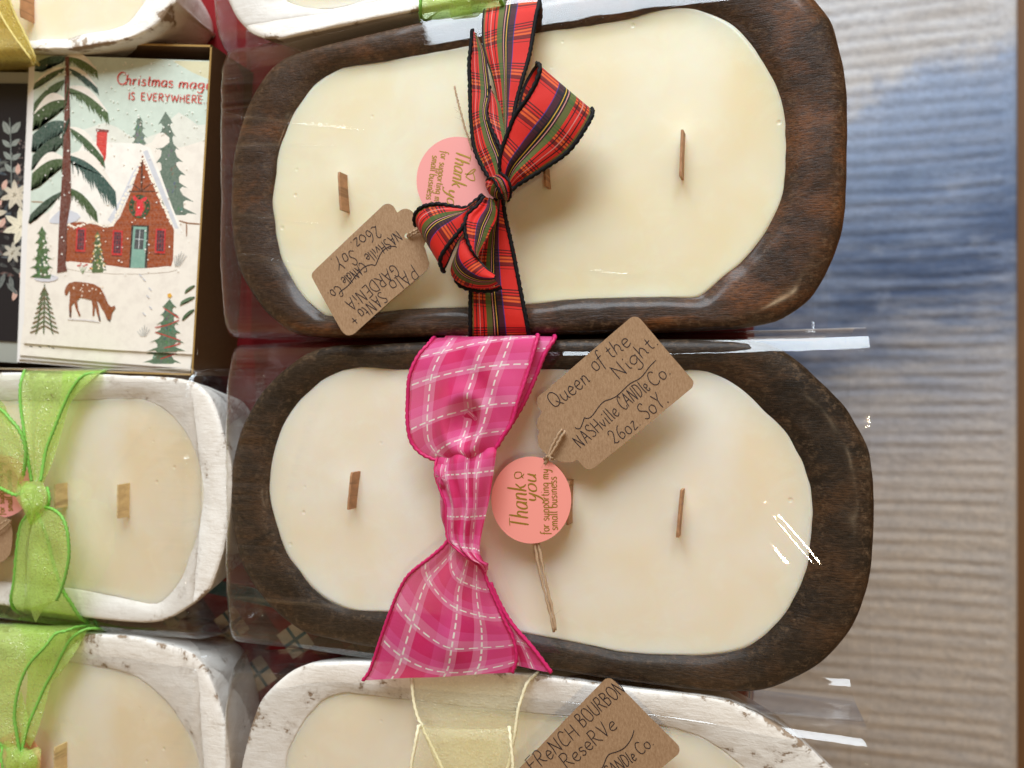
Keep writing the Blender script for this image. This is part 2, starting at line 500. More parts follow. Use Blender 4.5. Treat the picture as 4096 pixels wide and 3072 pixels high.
M = {}
M['dark_wood'] = m_wood('dark_stained_wood', (0.025, 0.0115, 0.006), (0.064, 0.029, 0.0135), (0.165, 0.058, 0.017), 0.3, 0.34, 0.38)
M['cool_wood'] = m_wood('umber_stained_wood', (0.016, 0.0095, 0.005), (0.038, 0.022, 0.0115), (0.078, 0.036, 0.014), 1.7, 0.44, 0.10)
M['wax_yellow'] = m_wax('cream_soy_wax', (0.90, 0.845, 0.665))
M['wax_white'] = m_wax('ivory_soy_wax', (0.90, 0.84, 0.735))
M['wax_plain'] = m_wax('pale_soy_wax', (0.86, 0.785, 0.645))  # darker than the other waxes: daylight falloff partly put into the colour
M['film'] = m_film()
M['tartan'] = m_plaid()
M['black_cord'] = m_plain('black_wired_edge', (0.004, 0.004, 0.005), 0.7, 0.2)
M['pink'] = m_pink()
M['pink_cord'] = m_plain('magenta_wired_edge', (0.55, 0.012, 0.12), 0.55)
M['green'] = m_organza('green_organza', (0.70, 0.95, 0.27), 0.52)
M['green_cord'] = m_plain('green_wired_edge', (0.20, 0.50, 0.08), 0.5)
M['cream'] = m_organza('cream_organza', (0.95, 0.91, 0.70), 0.74)
M['cream_cord'] = m_plain('cream_wired_edge', (0.84, 0.77, 0.52), 0.5)
M['gold'] = m_organza('gold_organza', (0.68, 0.56, 0.13), 0.38, (1.0, 0.9, 0.5))
M['gold_cord'] = m_plain('gold_wired_edge', (0.72, 0.60, 0.20), 0.45)
M['kraft'] = m_kraft()
M['ink'] = m_plain('black_ballpoint_ink', (0.012, 0.010, 0.018), 0.5)
M['pink_paper'] = m_plain('coral_pink_paper', (0.83, 0.30, 0.25), 0.42, 0.4)
M['rose_paper'] = m_plain('rose_pink_paper', (0.80, 0.33, 0.31), 0.42, 0.4)
M['gold_foil'] = m_plain('gold_foil_print', (0.52, 0.34, 0.06), 0.38, 0.6, Metallic=0.55)
M['bronze_ink'] = m_plain('bronze_print', (0.27, 0.155, 0.012), 0.5)
M['wick_brown'] = m_wick('brown_wood_wick', (0.48, 0.25, 0.125))
M['wick_pale'] = m_wick('pale_wood_wick', (0.88, 0.54, 0.27))
M['twine'] = m_twine()
M['print'] = m_print()
M['paper'] = m_plain('white_card_stock', (0.80, 0.77, 0.74), 0.6, 0.3)
M['grey_board'] = m_plain('grey_green_board', (0.33, 0.34, 0.30), 0.6)
M['box'] = m_brown_box()
M['gold_edge'] = m_plain('gold_box_edge', (0.36, 0.22, 0.07), 0.4)

RIM, WAX = 0.0500, 0.0455

def polar(poly, c, ab, n):
    """resample a closed outline (photo px) by direction from c in space scaled by ab"""
    q = (np.asarray(poly, float) - c) / ab
    ang = np.unwrap(np.arctan2(q[:, 1], q[:, 0]))
    if ang[-1] < ang[0]:
        q = q[::-1]; ang = np.unwrap(np.arctan2(q[:, 1], q[:, 0]))
    ang = ang - ang[0]
    th0 = math.atan2(q[0, 1], q[0, 0])
    tt = (np.linspace(0, 2 * math.pi, n, endpoint=False) - th0) % (2 * math.pi)
    rad = np.hypot(q[:, 0], q[:, 1])
    A = np.concatenate([ang, [2 * math.pi]]); Rr = np.concatenate([rad, [rad[0]]])
    order = np.argsort(A)
    r = np.interp(tt, A[order], Rr[order])
    th = tt + th0
    return np.stack([np.cos(th) * r, np.sin(th) * r], 1) * ab + c

def bowl_candle(label, outer, inner, wood, wax, wicks, wickmat, film=None, group=None, seed=0, inset=0.019, flat=0.5, z0=0.0, rim=RIM, waxz=WAX, crisp=False):
    n = 224
    if crisp: inset = 0.0125
    o = crom(outer, 420, True); i = crom(inner, 420, True)
    lo, hi = o.min(0), o.max(0)
    c = (lo + hi) / 2; ab = (hi - lo) / 2
    op = polar(o, c, ab, n); ip = polar(i, c, ab, n)
    O = Pv(op, rim - (0.0016 if crisp else 0.006)); I = Pv(ip, waxz)
    cen = O.mean(0)
    t = thing('dough_bowl_candle', label, 'candle', (cen[0], cen[1], z0), group)
    # outline ring at rim height
    dirn = O[:, :2] - cen[:2]
    # inward normals of the outline
    tan = np.roll(O, -3, axis=0) - np.roll(O, 3, axis=0)
    nrm = np.stack([-tan[:, 1], tan[:, 0]], 1); nrm /= np.linalg.norm(nrm, axis=1)[:, None]
    sgn = np.sign((nrm * -dirn).sum(1).mean())
    nrm *= sgn
    def ins(d, z, wob=0.0):
        q = O.copy()
        q[:, :2] += nrm * d
        q[:, 2] = z
        return q
    def lerp(f, z):
        q = O * (1 - f) + I * f
        q[:, 2] = z
        return q
    ref = np.minimum(1.0, np.linalg.norm(I - O, axis=1) / 0.018)
    prof = [(ins(inset * 1.0, 0.0), 0), (ins(inset * 0.90, 0.0025), 0), (ins(inset * 0.74, 0.008), 0.05), (ins(inset * 0.50, 0.018), 0.1), (ins(inset * 0.24, 0.029), 0.15),
            (ins(inset * 0.06, 0.038), 0.3), (O, 0.6), (lerp(0.035, rim - 0.0032), 0.9), (lerp(0.10, rim - 0.0012), 1.0), (lerp(0.22, rim - 0.0001), 0.8), (lerp(0.36, rim + 0.0002), 0.25), (lerp(0.52, rim - 0.0001), 0.15),
            (lerp(0.68, rim - 0.0006), 0.3), (lerp(0.80, rim - 0.0015), 0.75), (lerp(0.90, rim - 0.0028), 0.5), (lerp(0.975, waxz + 0.0004), 0.1), (lerp(1.01, waxz - 0.003), 0.0), (lerp(1.03, waxz - 0.009), 0.0)]
    if crisp:      # flat chiselled rim with a hard outer edge over a steep side
        prof = [(ins(inset * 1.0, 0.0), 0), (ins(inset * 0.93, 0.0020), 0), (ins(inset * 0.80, 0.007), 0.0), (ins(inset * 0.62, 0.016), 0.05), (ins(inset * 0.42, 0.026), 0.1), (ins(inset * 0.24, 0.035), 0.15), (ins(inset * 0.09, 0.043), 0.45),
                (O, 1.0), (lerp(0.025, rim - 0.0006), 1.0), (lerp(0.07, rim - 0.0001), 0.8), (lerp(0.16, rim), 0.4), (lerp(0.34, rim - 0.0003), 0.2), (lerp(0.54, rim - 0.0009), 0.2), (lerp(0.74, rim - 0.0019), 0.3), (lerp(0.90, rim - 0.0030), 0.35), (lerp(0.975, waxz + 0.0006), 0.2), (lerp(1.01, waxz - 0.003), 0.0), (lerp(1.03, waxz - 0.009), 0.0)]
    rings = np.array([p[0] for p in prof])
    # smooth profile: cubic through rings
    K = len(prof) * 3 - 2
    fine = np.stack([crom(rings[:, j, :], K) for j in range(n)], 1)
    rid = np.interp(np.linspace(0, len(prof) - 1, K), range(len(prof)), [p[1] for p in prof])
    # hand-carved unevenness
    for k in range(K):
        z = fine[k, 0, 2]
        for j in range(n):
            p = fine[k, j]
            w = min(1.0, z / 0.02)
            nz = noise.noise(Vector((p[0] * 38 + seed, p[1] * 38, p[2] * 40)))
            nz2 = noise.noise(Vector((p[0] * 130 + seed, p[1] * 130, p[2] * 90 + 4)))
            fine[k, j, 2] = max(0.0, p[2] + w * (0.0006 * nz + 0.00028 * nz2) * (1 if k < K - 8 else 0.3))
            fine[k, j, :2] += nrm[j] * w * (0.0005 * nz + 0.0003 * nz2)
    fine[:, :, 2] += z0
    mb = MB()
    vs = fine.reshape(-1, 3)
    fs = []
    for k in range(K - 1):
        for j in range(n):
            j2 = (j + 1) % n
            fs.append([k * n + j, k * n + j2, (k + 1) * n + j2, (k + 1) * n + j])
    fs.append(list(range(n))[::-1])
    att = np.repeat(rid, n)
    mb.add(vs, fs, 0, attr=att)
    mb.f[-1] = mb.f[-1]
    b = mb.build('bowl', wood, t, attr=True)
    # wax: rings shrinking to the middle, with a meniscus at the wood
    mb = MB()
    ic = I.mean(0)
    Fr = [1.035, 1.012, 0.995, 0.975, 0.94] + [0.90 - 0.86 * q / 34 for q in range(35)]
    vs = []
    for q, f in enumerate(Fr):
        ring = ic + (I - ic) * f
        men = 0.0007 * max(0, (f - 0.93) / 0.08) if f <= 1.0 else 0.0007
        for j in range(n):
            p = ring[j]
            z = waxz + men + 0.00035 * noise.noise(Vector((p[0] * 22 + seed, p[1] * 22, 3.0)))
            if q == 0: z = waxz - 0.006
            for (w1, w2) in wicks:
                wp = (P(*w1, waxz) + P(*w2, waxz)) / 2
                d = math.hypot((p[0] - wp[0]) / 0.010, (p[1] - wp[1]) / 0.014)
                z += 0.0010 * math.exp(-d * d) + 0.0010 * math.exp(-(((p[0] - wp[0]) / 0.0028) ** 2 + ((p[1] - wp[1]) / 0.0105) ** 2))
            vs.append((p[0], p[1], z + z0))
    fs = []
    for k in range(len(Fr) - 1):
        for j in range(n):
            j2 = (j + 1) % n
            fs.append([k * n + j, k * n + j2, (k + 1) * n + j2, (k + 1) * n + j])
    fs.append([(len(Fr) - 1) * n + j for j in range(n)])
    # a floor for the wax body so that light scatters in a closed solid
    base = len(vs)
    for j in range(n):
        p = ic + (I[j] - ic) * 0.9
        vs.append((p[0], p[1], waxz - 0.022 + z0))
    for j in range(n):
        j2 = (j + 1) % n
        fs.append([base + j, base + j2, j2, j])
    fs.append([base + j for j in range(n)][::-1])
    mb.add(vs, fs, 0)
    mb.build('wax', wax, t)
    for (w1, w2) in wicks:
        wick(t, w1, w2, wickmat, waxz + z0)
    if film: film(t)
    return t

def wick(t, w1, w2, mat, wz, top=0.0535):
    a, b = P(*w1, top), P(*w2, top)
    d = (b - a) / np.linalg.norm(b - a)
    nx = np.array([-d[1], d[0], 0]) * 0.00055
    n = 10
    mb = MB(); vs, fs = [], []
    for k in range(n + 1):
        p = a + (b - a) * k / n
        tz = top + 0.00012 * math.sin(k * 2.1 + a[0] * 900) - (0.0003 if k in (0, n) else 0)
        for s in (-1, 1):
            for z in (wz - 0.004, tz):
                q = p + nx * s
                lean = nx * (1.6 * (z - wz) / 0.008) * -1
                vs.append((q[0] + lean[0], q[1] + lean[1], z))
    for k in range(n):
        i0, i1 = k * 4, k * 4 + 4
        fs += [[i0, i1, i1 + 1, i0 + 1], [i0 + 2, i0 + 3, i1 + 3, i1 + 2], [i0 + 1, i1 + 1, i1 + 3, i0 + 3], [i0, i0 + 2, i1 + 2, i1]]
    fs += [[0, 1, 3, 2], [n * 4, n * 4 + 2, n * 4 + 3, n * 4 + 1]]
    mb.add(vs, fs, 0, smooth=False)
    mb.build('wick', mat, t)

def film_tube(T, B, xl, xr, left='shut', right='open', seed=0.0, top=0.0535, zmid=0.028, curl=0.0, endl=0.05, endr=0.05, shrink=None, creases=()):
    """a cellophane sleeve: T and B are the photo outlines of its two long edges, left to right"""
    def make(t):
        ns = 180
        sq = [(1 - 2 * k / 150, 1.0) for k in range(150)] + [(-1.0, 1 - 2 * k / 24) for k in range(24)] + [(-1 + 2 * k / 24, -1.0) for k in range(24)] + [(1.0, -1 + 2 * k / 24) for k in range(24)]
        nf = len(sq)
        Tp, Bp = np.array(T, float), np.array(B, float)
        mb = MB(); vs, fs, at = [], [], []
        cr = [(P(*q[0], top)[:2], P(*q[1], top)[:2], q[2], q[3]) for q in creases]
        for a in range(ns + 1):
            s = a / ns
            x = xl + (xr - xl) * s
            ty = np.interp(x, Tp[:, 0], Tp[:, 1]); by = np.interp(x, Bp[:, 0], Bp[:, 1])
            pt, pb = P(x, ty, zmid), P(x, by, zmid)
            c = (pt + pb) / 2; half = np.linalg.norm(pt - pb) / 2 + 0.0008
            k = 1.0
            if left == 'shut': k *= min(1, 0.16 + 0.84 * math.sin(min(1, s / endl) * math.pi / 2))
            if right == 'shut': k *= min(1, 0.16 + 0.84 * math.sin(min(1, (1 - s) / endr) * math.pi / 2))
            if shrink: k *= np.interp(x, [q[0] for q in shrink], [q[1] for q in shrink])
            hz = (top - 0.0008) * k
            zc = 0.0008 + hz / 2
            ee = 5.2
            rag = 0.0012 * math.sin(7 * s) if 0 < s < 1 else 0
            for f in range(nf):
                qx, sz = sq[f]
                nn_ = (abs(qx) ** ee + abs(sz) ** ee) ** (1 / ee)
                yy, zz = qx / nn_, sz / nn_
                p = np.array([c[0], c[1] + yy * half, zc + zz * hz / 2])
                endw = max(0, 1 - s / 0.10) + max(0, 1 - (1 - s) / 0.14)
                nn = noise.noise(Vector((p[0] * 7 + seed, p[1] * 55, zz * 1.5)))
                n2 = noise.noise(Vector((p[0] * 16 + p[1] * 28 + seed, (p[1] - p[0]) * 70, zz * 2 + 5)))
                n3 = noise.noise(Vector((p[0] * 5 + seed, p[1] * 150, zz * 2 + 9)))
                n4 = noise.noise(Vector((p[0] * 4 + seed, 3.3, zz * 1.2)))
                e_l = max(0, 1 - s / 0.10); e_r = max(0, 1 - (1 - s) / 0.14)
                endw = e_l * (1 if left == 'shut' else .35) + e_r * (1 if right == 'shut' else .35)
                amp = 0.00022 + 0.0016 * endw * k
                if sz > 0:
                    p[2] += amp * (nn * 0.8 + n2 * (0.15 + 0.5 * min(1, endw)) + endw * n3 * 0.8) + 0.0003
                    for (q0, q1, h_, w_) in cr:
                        d_ = q1 - q0; L_ = np.linalg.norm(d_); d_ = d_ / L_
                        r_ = p[:2] - q0
                        al = (r_ @ d_) / L_; pe = abs(r_[0] * d_[1] - r_[1] * d_[0])
                        if -0.2 < al < 1.2 and pe < 4 * w_:
                            p[2] += h_ * math.exp(-(pe / w_) ** 2) * max(0, math.sin(math.pi * min(1, max(0, (al + .2) / 1.4))))
                    p[2] = max(p[2], 0.0012)
                p[1] += (0.0005 * n4 + 0.0003 * n2 * min(1, endw)) * abs(yy) + curl * endw * 0.002 * n3
                if a in (0, ns): p[0] += 0.0008 * nn
                ck = 0.0
                if sz > 0:
                    for (q0, q1, h_, w_) in cr:
                        d_ = q1 - q0; L_ = np.linalg.norm(d_); d_ = d_ / L_
                        r_ = p[:2] - q0; al = (r_ @ d_) / L_; pe = abs(r_[0] * d_[1] - r_[1] * d_[0])
                        if w_ != 0.0026 and 0 < al < 1 and pe < 1.2 * w_: ck = max(ck, (1 - pe / (1.2 * w_)) * math.sin(math.pi * al))
                at.append(min(1.0, 0.7 * ck + max(0, 1 - s / 0.13) * (1.0 if left == 'shut' else .04) + max(0, 1 - (1 - s) / 0.13) * (1.0 if right == 'shut' else .04)))
                vs.append(p)
        for a in range(ns):
            for f in range(nf):
                f2 = (f + 1) % nf
                fs.append([a * nf + f, a * nf + f2, (a + 1) * nf + f2, (a + 1) * nf + f])
        mb.add(vs, fs, 0, attr=at)
        mb.build('cellophane_wrap', M['film'], t, attr=True)
    return make

B1o = [(935,760),(941,650),(960,560),(985,470),(1015,400),(1064,318),(1125,255),(1200,222),(1410,164),(1749,86),(2163,14),(2600,-60),(2900,-98),(3080,-92),(3180,-55),(3255,0),(3325,95),(3355,199),(3377,298),(3386,448),(3386,696),(3382,796),(3368,917),(3331,1037),(3273,1148),(3223,1211),(3127,1274),(3012,1306),(2859,1322),(2400,1335),(2000,1345),(1500,1352),(1284,1348),(1178,1331),(1120,1293),(1067,1245),(1010,1165),(965,1080),(942,970),(934,860)]
B1i = [(1101,800),(1109,696),(1122,610),(1149,537),(1198,438),(1268,348),(1348,293),(1397,273),(1497,256),(1646,234),(1875,191),(2146,138),(2314,113),(2500,84),(2599,55),(2698,40),(2773,42),(2848,70),(2922,112),(2982,174),(3036,249),(3086,338),(3116,428),(3133,547),(3136,640),(3132,724),(3117,796),(3069,893),(3021,965),(2958,1042),(2886,1100),(2837,1143),(2794,1177),(2760,1185),(2693,1185),(2500,1189),(2271,1197),(2103,1212),(1876,1224),(1741,1229),(1548,1241),(1440,1256),(1328,1262),(1269,1227),(1218,1177),(1184,1122),(1146,1050),(1127,987),(1113,890)]
B2o = [(930,1996),(934,1900),(939,1860),(954,1789),(975,1717),(1009,1645),(1057,1568),(1120,1500),(1197,1437),(1250,1408),(1332,1386),(1500,1376),(1750,1368),(2200,1360),(2654,1356),(2961,1360),(3064,1373),(3140,1407),(3217,1463),(3294,1537),(3371,1619),(3422,1701),(3463,1775),(3484,1865),(3492,1967),(3493,2060),(3489,2181),(3476,2310),(3444,2420),(3415,2492),(3380,2545),(3335,2597),(3270,2657),(3196,2699),(3111,2737),(3046,2755),(2947,2763),(2800,2757),(2599,2729),(2400,2703),(2202,2672),(1850,2628),(1501,2587),(1332,2553),(1236,2530),(1188,2503),(1115,2445),(1057,2382),(1009,2315),(971,2238),(946,2130)]
B2i = [(1093,1881),(1110,1799),(1134,1722),(1163,1669),(1207,1606),(1255,1558),(1313,1515),(1380,1486),(1467,1470),(1560,1477),(1650,1483),(2000,1488),(2300,1482),(2560,1488),(2700,1490),(2756,1483),(2790,1484),(2818,1489),(2879,1512),(2941,1552),(2992,1593),(3043,1644),(3099,1691),(3140,1737),(3181,1808),(3212,1880),(3233,1957),(3240,2040),(3237,2085),(3230,2162),(3218,2259),(3179,2362),(3133,2446),(3069,2517),(2978,2579),(2856,2606),(2726,2612),(2500,2602),(2300,2562),(2067,2517),(1800,2462),(1559,2440),(1453,2438),(1380,2421),(1313,2387),(1260,2344),(1207,2281),(1159,2213),(1125,2131),(1101,2054),(1087,1975)]
B3o = [(970,3072),(980,3021),(1004,2921),(1034,2832),(1064,2777),(1114,2727),(1159,2693),(1218,2663),(1290,2648),(1472,2648),(1800,2672),(2142,2700),(2499,2744),(2599,2754),(2748,2771),(2897,2798),(2997,2838),(3096,2893),(3215,2972),(3325,3072),(3430,3180),(3510,3310),(3550,3450),(3500,3600),(3350,3730),(3100,3790),(2400,3770),(1600,3720),(1250,3660),(1090,3570),(1005,3450),(972,3320),(963,3180)]
B3i = [(1149,3072),(1156,3016),(1178,2966),(1223,2886),(1263,2837),(1303,2797),(1348,2780),(1397,2770),(1447,2777),(1546,2790),(1745,2812),(2000,2840),(2278,2868),(2480,2888),(2639,2902),(2748,2929),(2823,2962),(2897,3012),(2967,3072),(3060,3180),(3110,3300),(3090,3440),(2970,3540),(2700,3575),(1500,3525),(1280,3460),(1180,3350),(1143,3200)]
B4o = [(900,-40),(915,0),(945,60),(985,110),(1024,142),(1074,160),(1139,156),(1248,132),(1397,102),(1621,55),(1900,-5),(2200,-70),(2600,-150),(2900,-230),(3050,-330),(3080,-470),(3000,-620),(2750,-690),(2000,-640),(1300,-530),(1050,-430),(935,-290),(897,-150)]
B4i = [(1149,0),(1183,20),(1248,34),(1333,34),(1397,22),(1447,7),(1530,-17),(1700,-52),(2000,-110),(2300,-165),(2700,-250),(2820,-330),(2850,-430),(2760,-530),(2500,-560),(1900,-490),(1400,-400),(1200,-330),(1120,-220),(1112,-90)]
B5o = [(706,0),(688,30),(662,70),(633,101),(579,139),(475,172),(348,193),(221,202),(100,202),(0,206),(-150,215),(-420,225),(-620,180),(-720,40),(-710,-160),(-560,-310),(0,-370),(400,-350),(600,-260),(690,-130)]
B5i = [(585,0),(557,41),(513,92),(459,117),(396,131),(348,136),(269,158),(221,163),(127,163),(0,171),(-300,178),(-480,150),(-560,30),(-550,-130),(-400,-230),(0,-260),(350,-250),(520,-170),(590,-70)]
B6o = [(932,1962),(930,1885),(917,1809),(896,1737),(878,1670),(850,1600),(799,1540),(733,1516),(589,1506),(435,1499),(200,1492),(0,1490),(-400,1482),(-700,1510),(-850,1620),(-920,1800),(-930,2000),(-850,2190),(-700,2310),(-400,2370),(0,2419),(330,2466),(508,2484),(620,2488),(705,2462),(783,2412),(838,2360),(871,2290),(895,2208),(912,2116),(924,2039)]
B6i = [(815,1993),(809,1921),(794,1850),(768,1778),(727,1711),(676,1655),(615,1616),(538,1598),(328,1602),(0,1606),(-400,1612),(-600,1670),(-690,1800),(-700,2000),(-600,2190),(-400,2265),(0,2320),(269,2348),(457,2379),(559,2404),(610,2413),(650,2402),(690,2362),(732,2300),(763,2218),(789,2142),(804,2065)]
B7o = [(920,3072),(910,2961),(894,2869),(868,2783),(838,2700),(788,2629),(722,2594),(610,2562),(457,2540),(285,2530),(0,2508),(-400,2480),(-700,2500),(-880,2630),(-960,2850),(-960,3100),(-880,3330),(-600,3450),(0,3520),(400,3560),(650,3560),(800,3480),(885,3320),(918,3190)]
B7i = [(800,3072),(788,3022),(762,2955),(722,2884),(676,2818),(610,2757),(549,2712),(483,2686),(386,2668),(244,2645),(0,2632),(-300,2622),(-600,2670),(-720,2820),(-750,3000),(-700,3190),(-500,3320),(0,3400),(400,3440),(580,3440),(710,3400),(780,3300),(803,3190)]

def wh(i): return m_white_bowl('white_distressed_paint', i)
bowl_candle('dark wooden dough bowl candle tied with the red tartan bow', B1o, B1i, M['dark_wood'], M['wax_yellow'],
            [((1360,686),(1368,838)), ((2180,600),(2188,742)), ((2736,517),(2729,704))], M['wick_brown'],
            film_tube([(880,262),(1200,205),(1749,72),(2300,-25),(3290,-160)], [(880,1352),(1300,1362),(2400,1350),(3290,1352)], 893, 3282, seed=1.3, creases=[((900,470),(1480,530),0.0009,0.0016), ((900,590),(1380,585),0.0008,0.0015), ((905,860),(1320,905),0.0008,0.0015), ((905,1010),(1330,1090),0.0006,0.0016), ((2300,1080),(2620,1120),0.00022,0.0022)]), 'dark dough bowl candles', 1)
bowl_candle('dark wooden dough bowl candle tied with the pink checked bow', B2o, B2i, M['cool_wood'], M['wax_white'],
            [((1412,1891),(1397,2040)), ((2280,1925),(2277,2101)), ((2733,1962),(2716,2152))], M['wick_brown'],
            film_tube([(880,1398),(1300,1371),(2600,1344),(3450,1318)], [(880,2520),(1300,2566),(2200,2692),(2950,2790),(3450,2838)], 908, 3436, seed=4.1, creases=[((2940,1900),(3380,2420),0.00060,0.0026), ((2980,2080),(3330,2500),0.00050,0.0026), ((1130,2000),(1330,1480),0.0004,0.0024), ((1080,2250),(1280,1500),0.00035,0.003), ((930,2380),(1500,2430),0.0007,0.0016)]), 'dark dough bowl candles', 2)
bowl_candle('distressed white dough bowl candle with the cream organza bow and a kraft tag', B3o, B3i, wh(0.4), M['wax_plain'], [], M['wick_pale'],
            film_tube([(900,2640),(1400,2630),(2142,2684),(2700,2762),(3460,2868)], [(900,3700),(1600,3760),(3460,3860)], 902, 3446, seed=7.7), 'white dough bowl candles', 3, crisp=True)
bowl_candle('distressed white dough bowl candle with green ribbon, behind the tartan bow candle', B4o, B4i, wh(2.2), M['wax_plain'], [], M['wick_pale'],
            film_tube([(820,-500),(3200,-800)], [(820,235),(1150,195),(1700,60),(3200,-205)], 872, 3100, seed=9.2), 'white dough bowl candles', 4, crisp=True)
bowl_candle('distressed white dough bowl candle with gold organza ribbon, beside the open card box', B5o, B5i, wh(3.1), M['wax_plain'],
            [((88,-80),(86,66)), ], M['wick_brown'], None, 'white dough bowl candles', 5, crisp=True)
bowl_candle('distressed white dough bowl candle with green organza bow, directly below the card box', B6o, B6i, wh(4.4), M['wax_plain'],
            [((223,1937),(225,2034)), ((476,1939),(475,2075))], M['wick_pale'],
            film_tube([(-950,1470),(980,1478)], [(-950,2360),(0,2432),(560,2500),(980,2530)], -940, 948, left='open', right='shut', seed=12.5, creases=[((430,1930),(640,1620),0.0005,0.003), ((520,1950),(790,1700),0.0004,0.004), ((620,2250),(800,2020),0.0005,0.003), ((700,2300),(940,2100),0.0006,0.002)]), 'white dough bowl candles', 6, crisp=True)
bowl_candle('distressed white dough bowl candle with a large green organza bow, beside the cream bow candle', B7o, B7i, wh(5.5), M['wax_plain'],
            [((222,2991),(223,3120))], M['wick_pale'],
            film_tube([(-980,2470),(0,2494),(600,2545),(980,2590)], [(-980,3480),(980,3600)], -970, 972, left='open', right='shut', seed=15.5, creases=[((600,2900),(720,2740),0.0004,0.003), ((640,3050),(800,2850),0.0004,0.003)]), 'white dough bowl candles', 7, crisp=True)
# ---------------------------------------------------------------- ribbons
MM = 0.001
def strip(parent, name, rows, mat, cordmat=None, nv=60, nu=26, u0=0.0, u1=1.0, v0=0.0, bulge=0.0, pleat=None, cord_r=0.00095, cords=(1, 1), zfun=None, vscale=1.0, wav=0.0, vbow=None):
    """ribbon piece between two edges; rows = (ax, ay, az_mm, bx, by, bz_mm) in photo px and mm"""
    A = crom([P(r[0], r[1], r[2] * MM) for r in rows], nv)
    B = crom([P(r[3], r[4], r[5] * MM) for r in rows], nv)
    C = (A + B) / 2
    L = np.concatenate([[0], np.cumsum(np.linalg.norm(np.diff(C, axis=0), axis=1))]) * vscale + v0
    mb = MB(); vs, uv, fs = [], [], []
    sd = random.random() * 50
    for i in range(nv):
        s = i / (nv - 1)
        for j in range(nu + 1):
            f = j / nu
            p = A[i] * (1 - f) + B[i] * f
            z = bulge * math.sin(math.pi * f) if not callable(bulge) else bulge(s, f)
            if pleat: z += pleat(s, f)
            if zfun: z += zfun(p, s, f)
            if wav: z += wav * noise.noise(Vector((p[0] * 60 + sd, p[1] * 60, s * 2))) * min(1, 6 * f, 6 * (1 - f))
            p = p + np.array([0, 0, z])
            vs.append(p); uv.append((u0 + (u1 - u0) * f, L[i] + (vbow(f) if vbow else 0.0)))
    w = nu + 1
    for i in range(nv - 1):
        for j in range(nu):
            fs.append([i * w + j, i * w + j + 1, (i + 1) * w + j + 1, (i + 1) * w + j])
    mb.add(vs, fs, 0, uvs=uv)
    o = mb.build(name, [mat], parent)
    if cordmat is not None:
        V = np.array(vs).reshape(nv, w, 3)
        for k, on in zip((0, -1), cords):
            if on:
                cb = MB()
                tube(cb, V[:, k, :] + np.array([0, 0, 0.0002]), cord_r, 0, 8, twist=2 * math.pi / 0.0032)
                cb.build('edge_cord', [cordmat], o if False else parent)
    return o

def knot(parent, px, rx, ry, z, h, rot, mat, u=(0.1, 0.9), seed=0.0):
    """a tightened knot: an ellipsoid with crossing creases"""
    c = P(px[0], px[1], z * MM)
    ex = (P(px[0] + 10, px[1], z * MM) - c) / 10
    sx = np.linalg.norm(ex)
    mb = MB(); vs, uv, fs = [], [], []
    n, m = 40, 22
    for i in range(m + 1):
        th = math.pi * i / m
        for j in range(n):
            ph = 2 * math.pi * j / n
            d = Vector((math.sin(th) * math.cos(ph), math.sin(th) * math.sin(ph), math.cos(th)))
            cr = 1 + 0.10 * noise.noise(d * 2.6 + Vector((seed, 0, 0))) - 0.10 * max(0, math.sin(3.5 * ph + 2 * d.z + seed)) ** 6
            x, y = d.x * rx * sx * cr, d.y * ry * sx * cr
            x, y = x * math.cos(rot) - y * math.sin(rot), x * math.sin(rot) + y * math.cos(rot)
            vs.append(c + np.array([x, y, d.z * h * MM * cr]))
            uv.append((u[0] + (u[1] - u[0]) * (0.5 + 0.5 * d.x), 0.012 * ph))
    for i in range(m):
        for j in range(n):
            j2 = (j + 1) % n
            fs.append([i * n + j, (i + 1) * n + j, (i + 1) * n + j2, i * n + j2])
    mb.add(vs, fs, 0, uvs=uv)
    return mb.build('knot', [mat], parent)

def fan(k, amp, decay=1.6, ph=0.0, frm=0):
    """gathers that run out from the knot; frm=0: knot at the first row"""
    def f(s, u):
        q = s if frm == 0 else 1 - s
        return amp * MM * math.cos(2 * math.pi * k * u + ph) * math.exp(-decay * q) * min(1, 8 * u + .15, 8 * (1 - u) + .15)
    return f

# --- red tartan bow ---------------------------------------------------------
o0 = P(1995, 752, 0.055)
bow = thing('ribbon_bow', 'red tartan bow with black wired edges on the dark wooden candle', 'ribbon bow', o0)
T_, K_ = M['tartan'], M['black_cord']
strip(bow, 'band', [(1950, -20, 30, 2180, -60, 30), (1936, 25, 47, 2162, -12, 47), (1930, 60, 53.5, 2155, 25, 54), (1927, 113, 55.5, 2146, 60, 56), (1930, 181, 56.2, 2133, 136, 57), (1945, 240, 56.8, 2117, 225, 58), (1968, 312, 57.8, 2092, 312, 59.5),
       (1988, 400, 59, 2068, 400, 60.5), (2003, 520, 61, 2048, 500, 62), (2000, 640, 63, 2030, 630, 64), (1990, 730, 64, 2015, 730, 65)], T_, K_, nv=80, bulge=0.0012, wav=0.0008, cords=(0, 1))
strip(bow, 'tail', [(1890, 118, 62, 1912, 146, 61.5), (1882, 205, 62, 1940, 205, 61), (1877, 253, 62, 1951, 270, 61.2), (1880, 362, 62, 1962, 375, 62), (1884, 475, 62.5, 1948, 450, 64), (1897, 588, 63, 1975, 545, 65.5), (1925, 660, 63.5, 2004, 620, 66), (1957, 712, 64, 2012, 700, 66)],
      T_, K_, nv=70, u0=0.0, u1=0.56, bulge=0.0008, wav=0.0008, v0=0.004, cords=(1, 0))
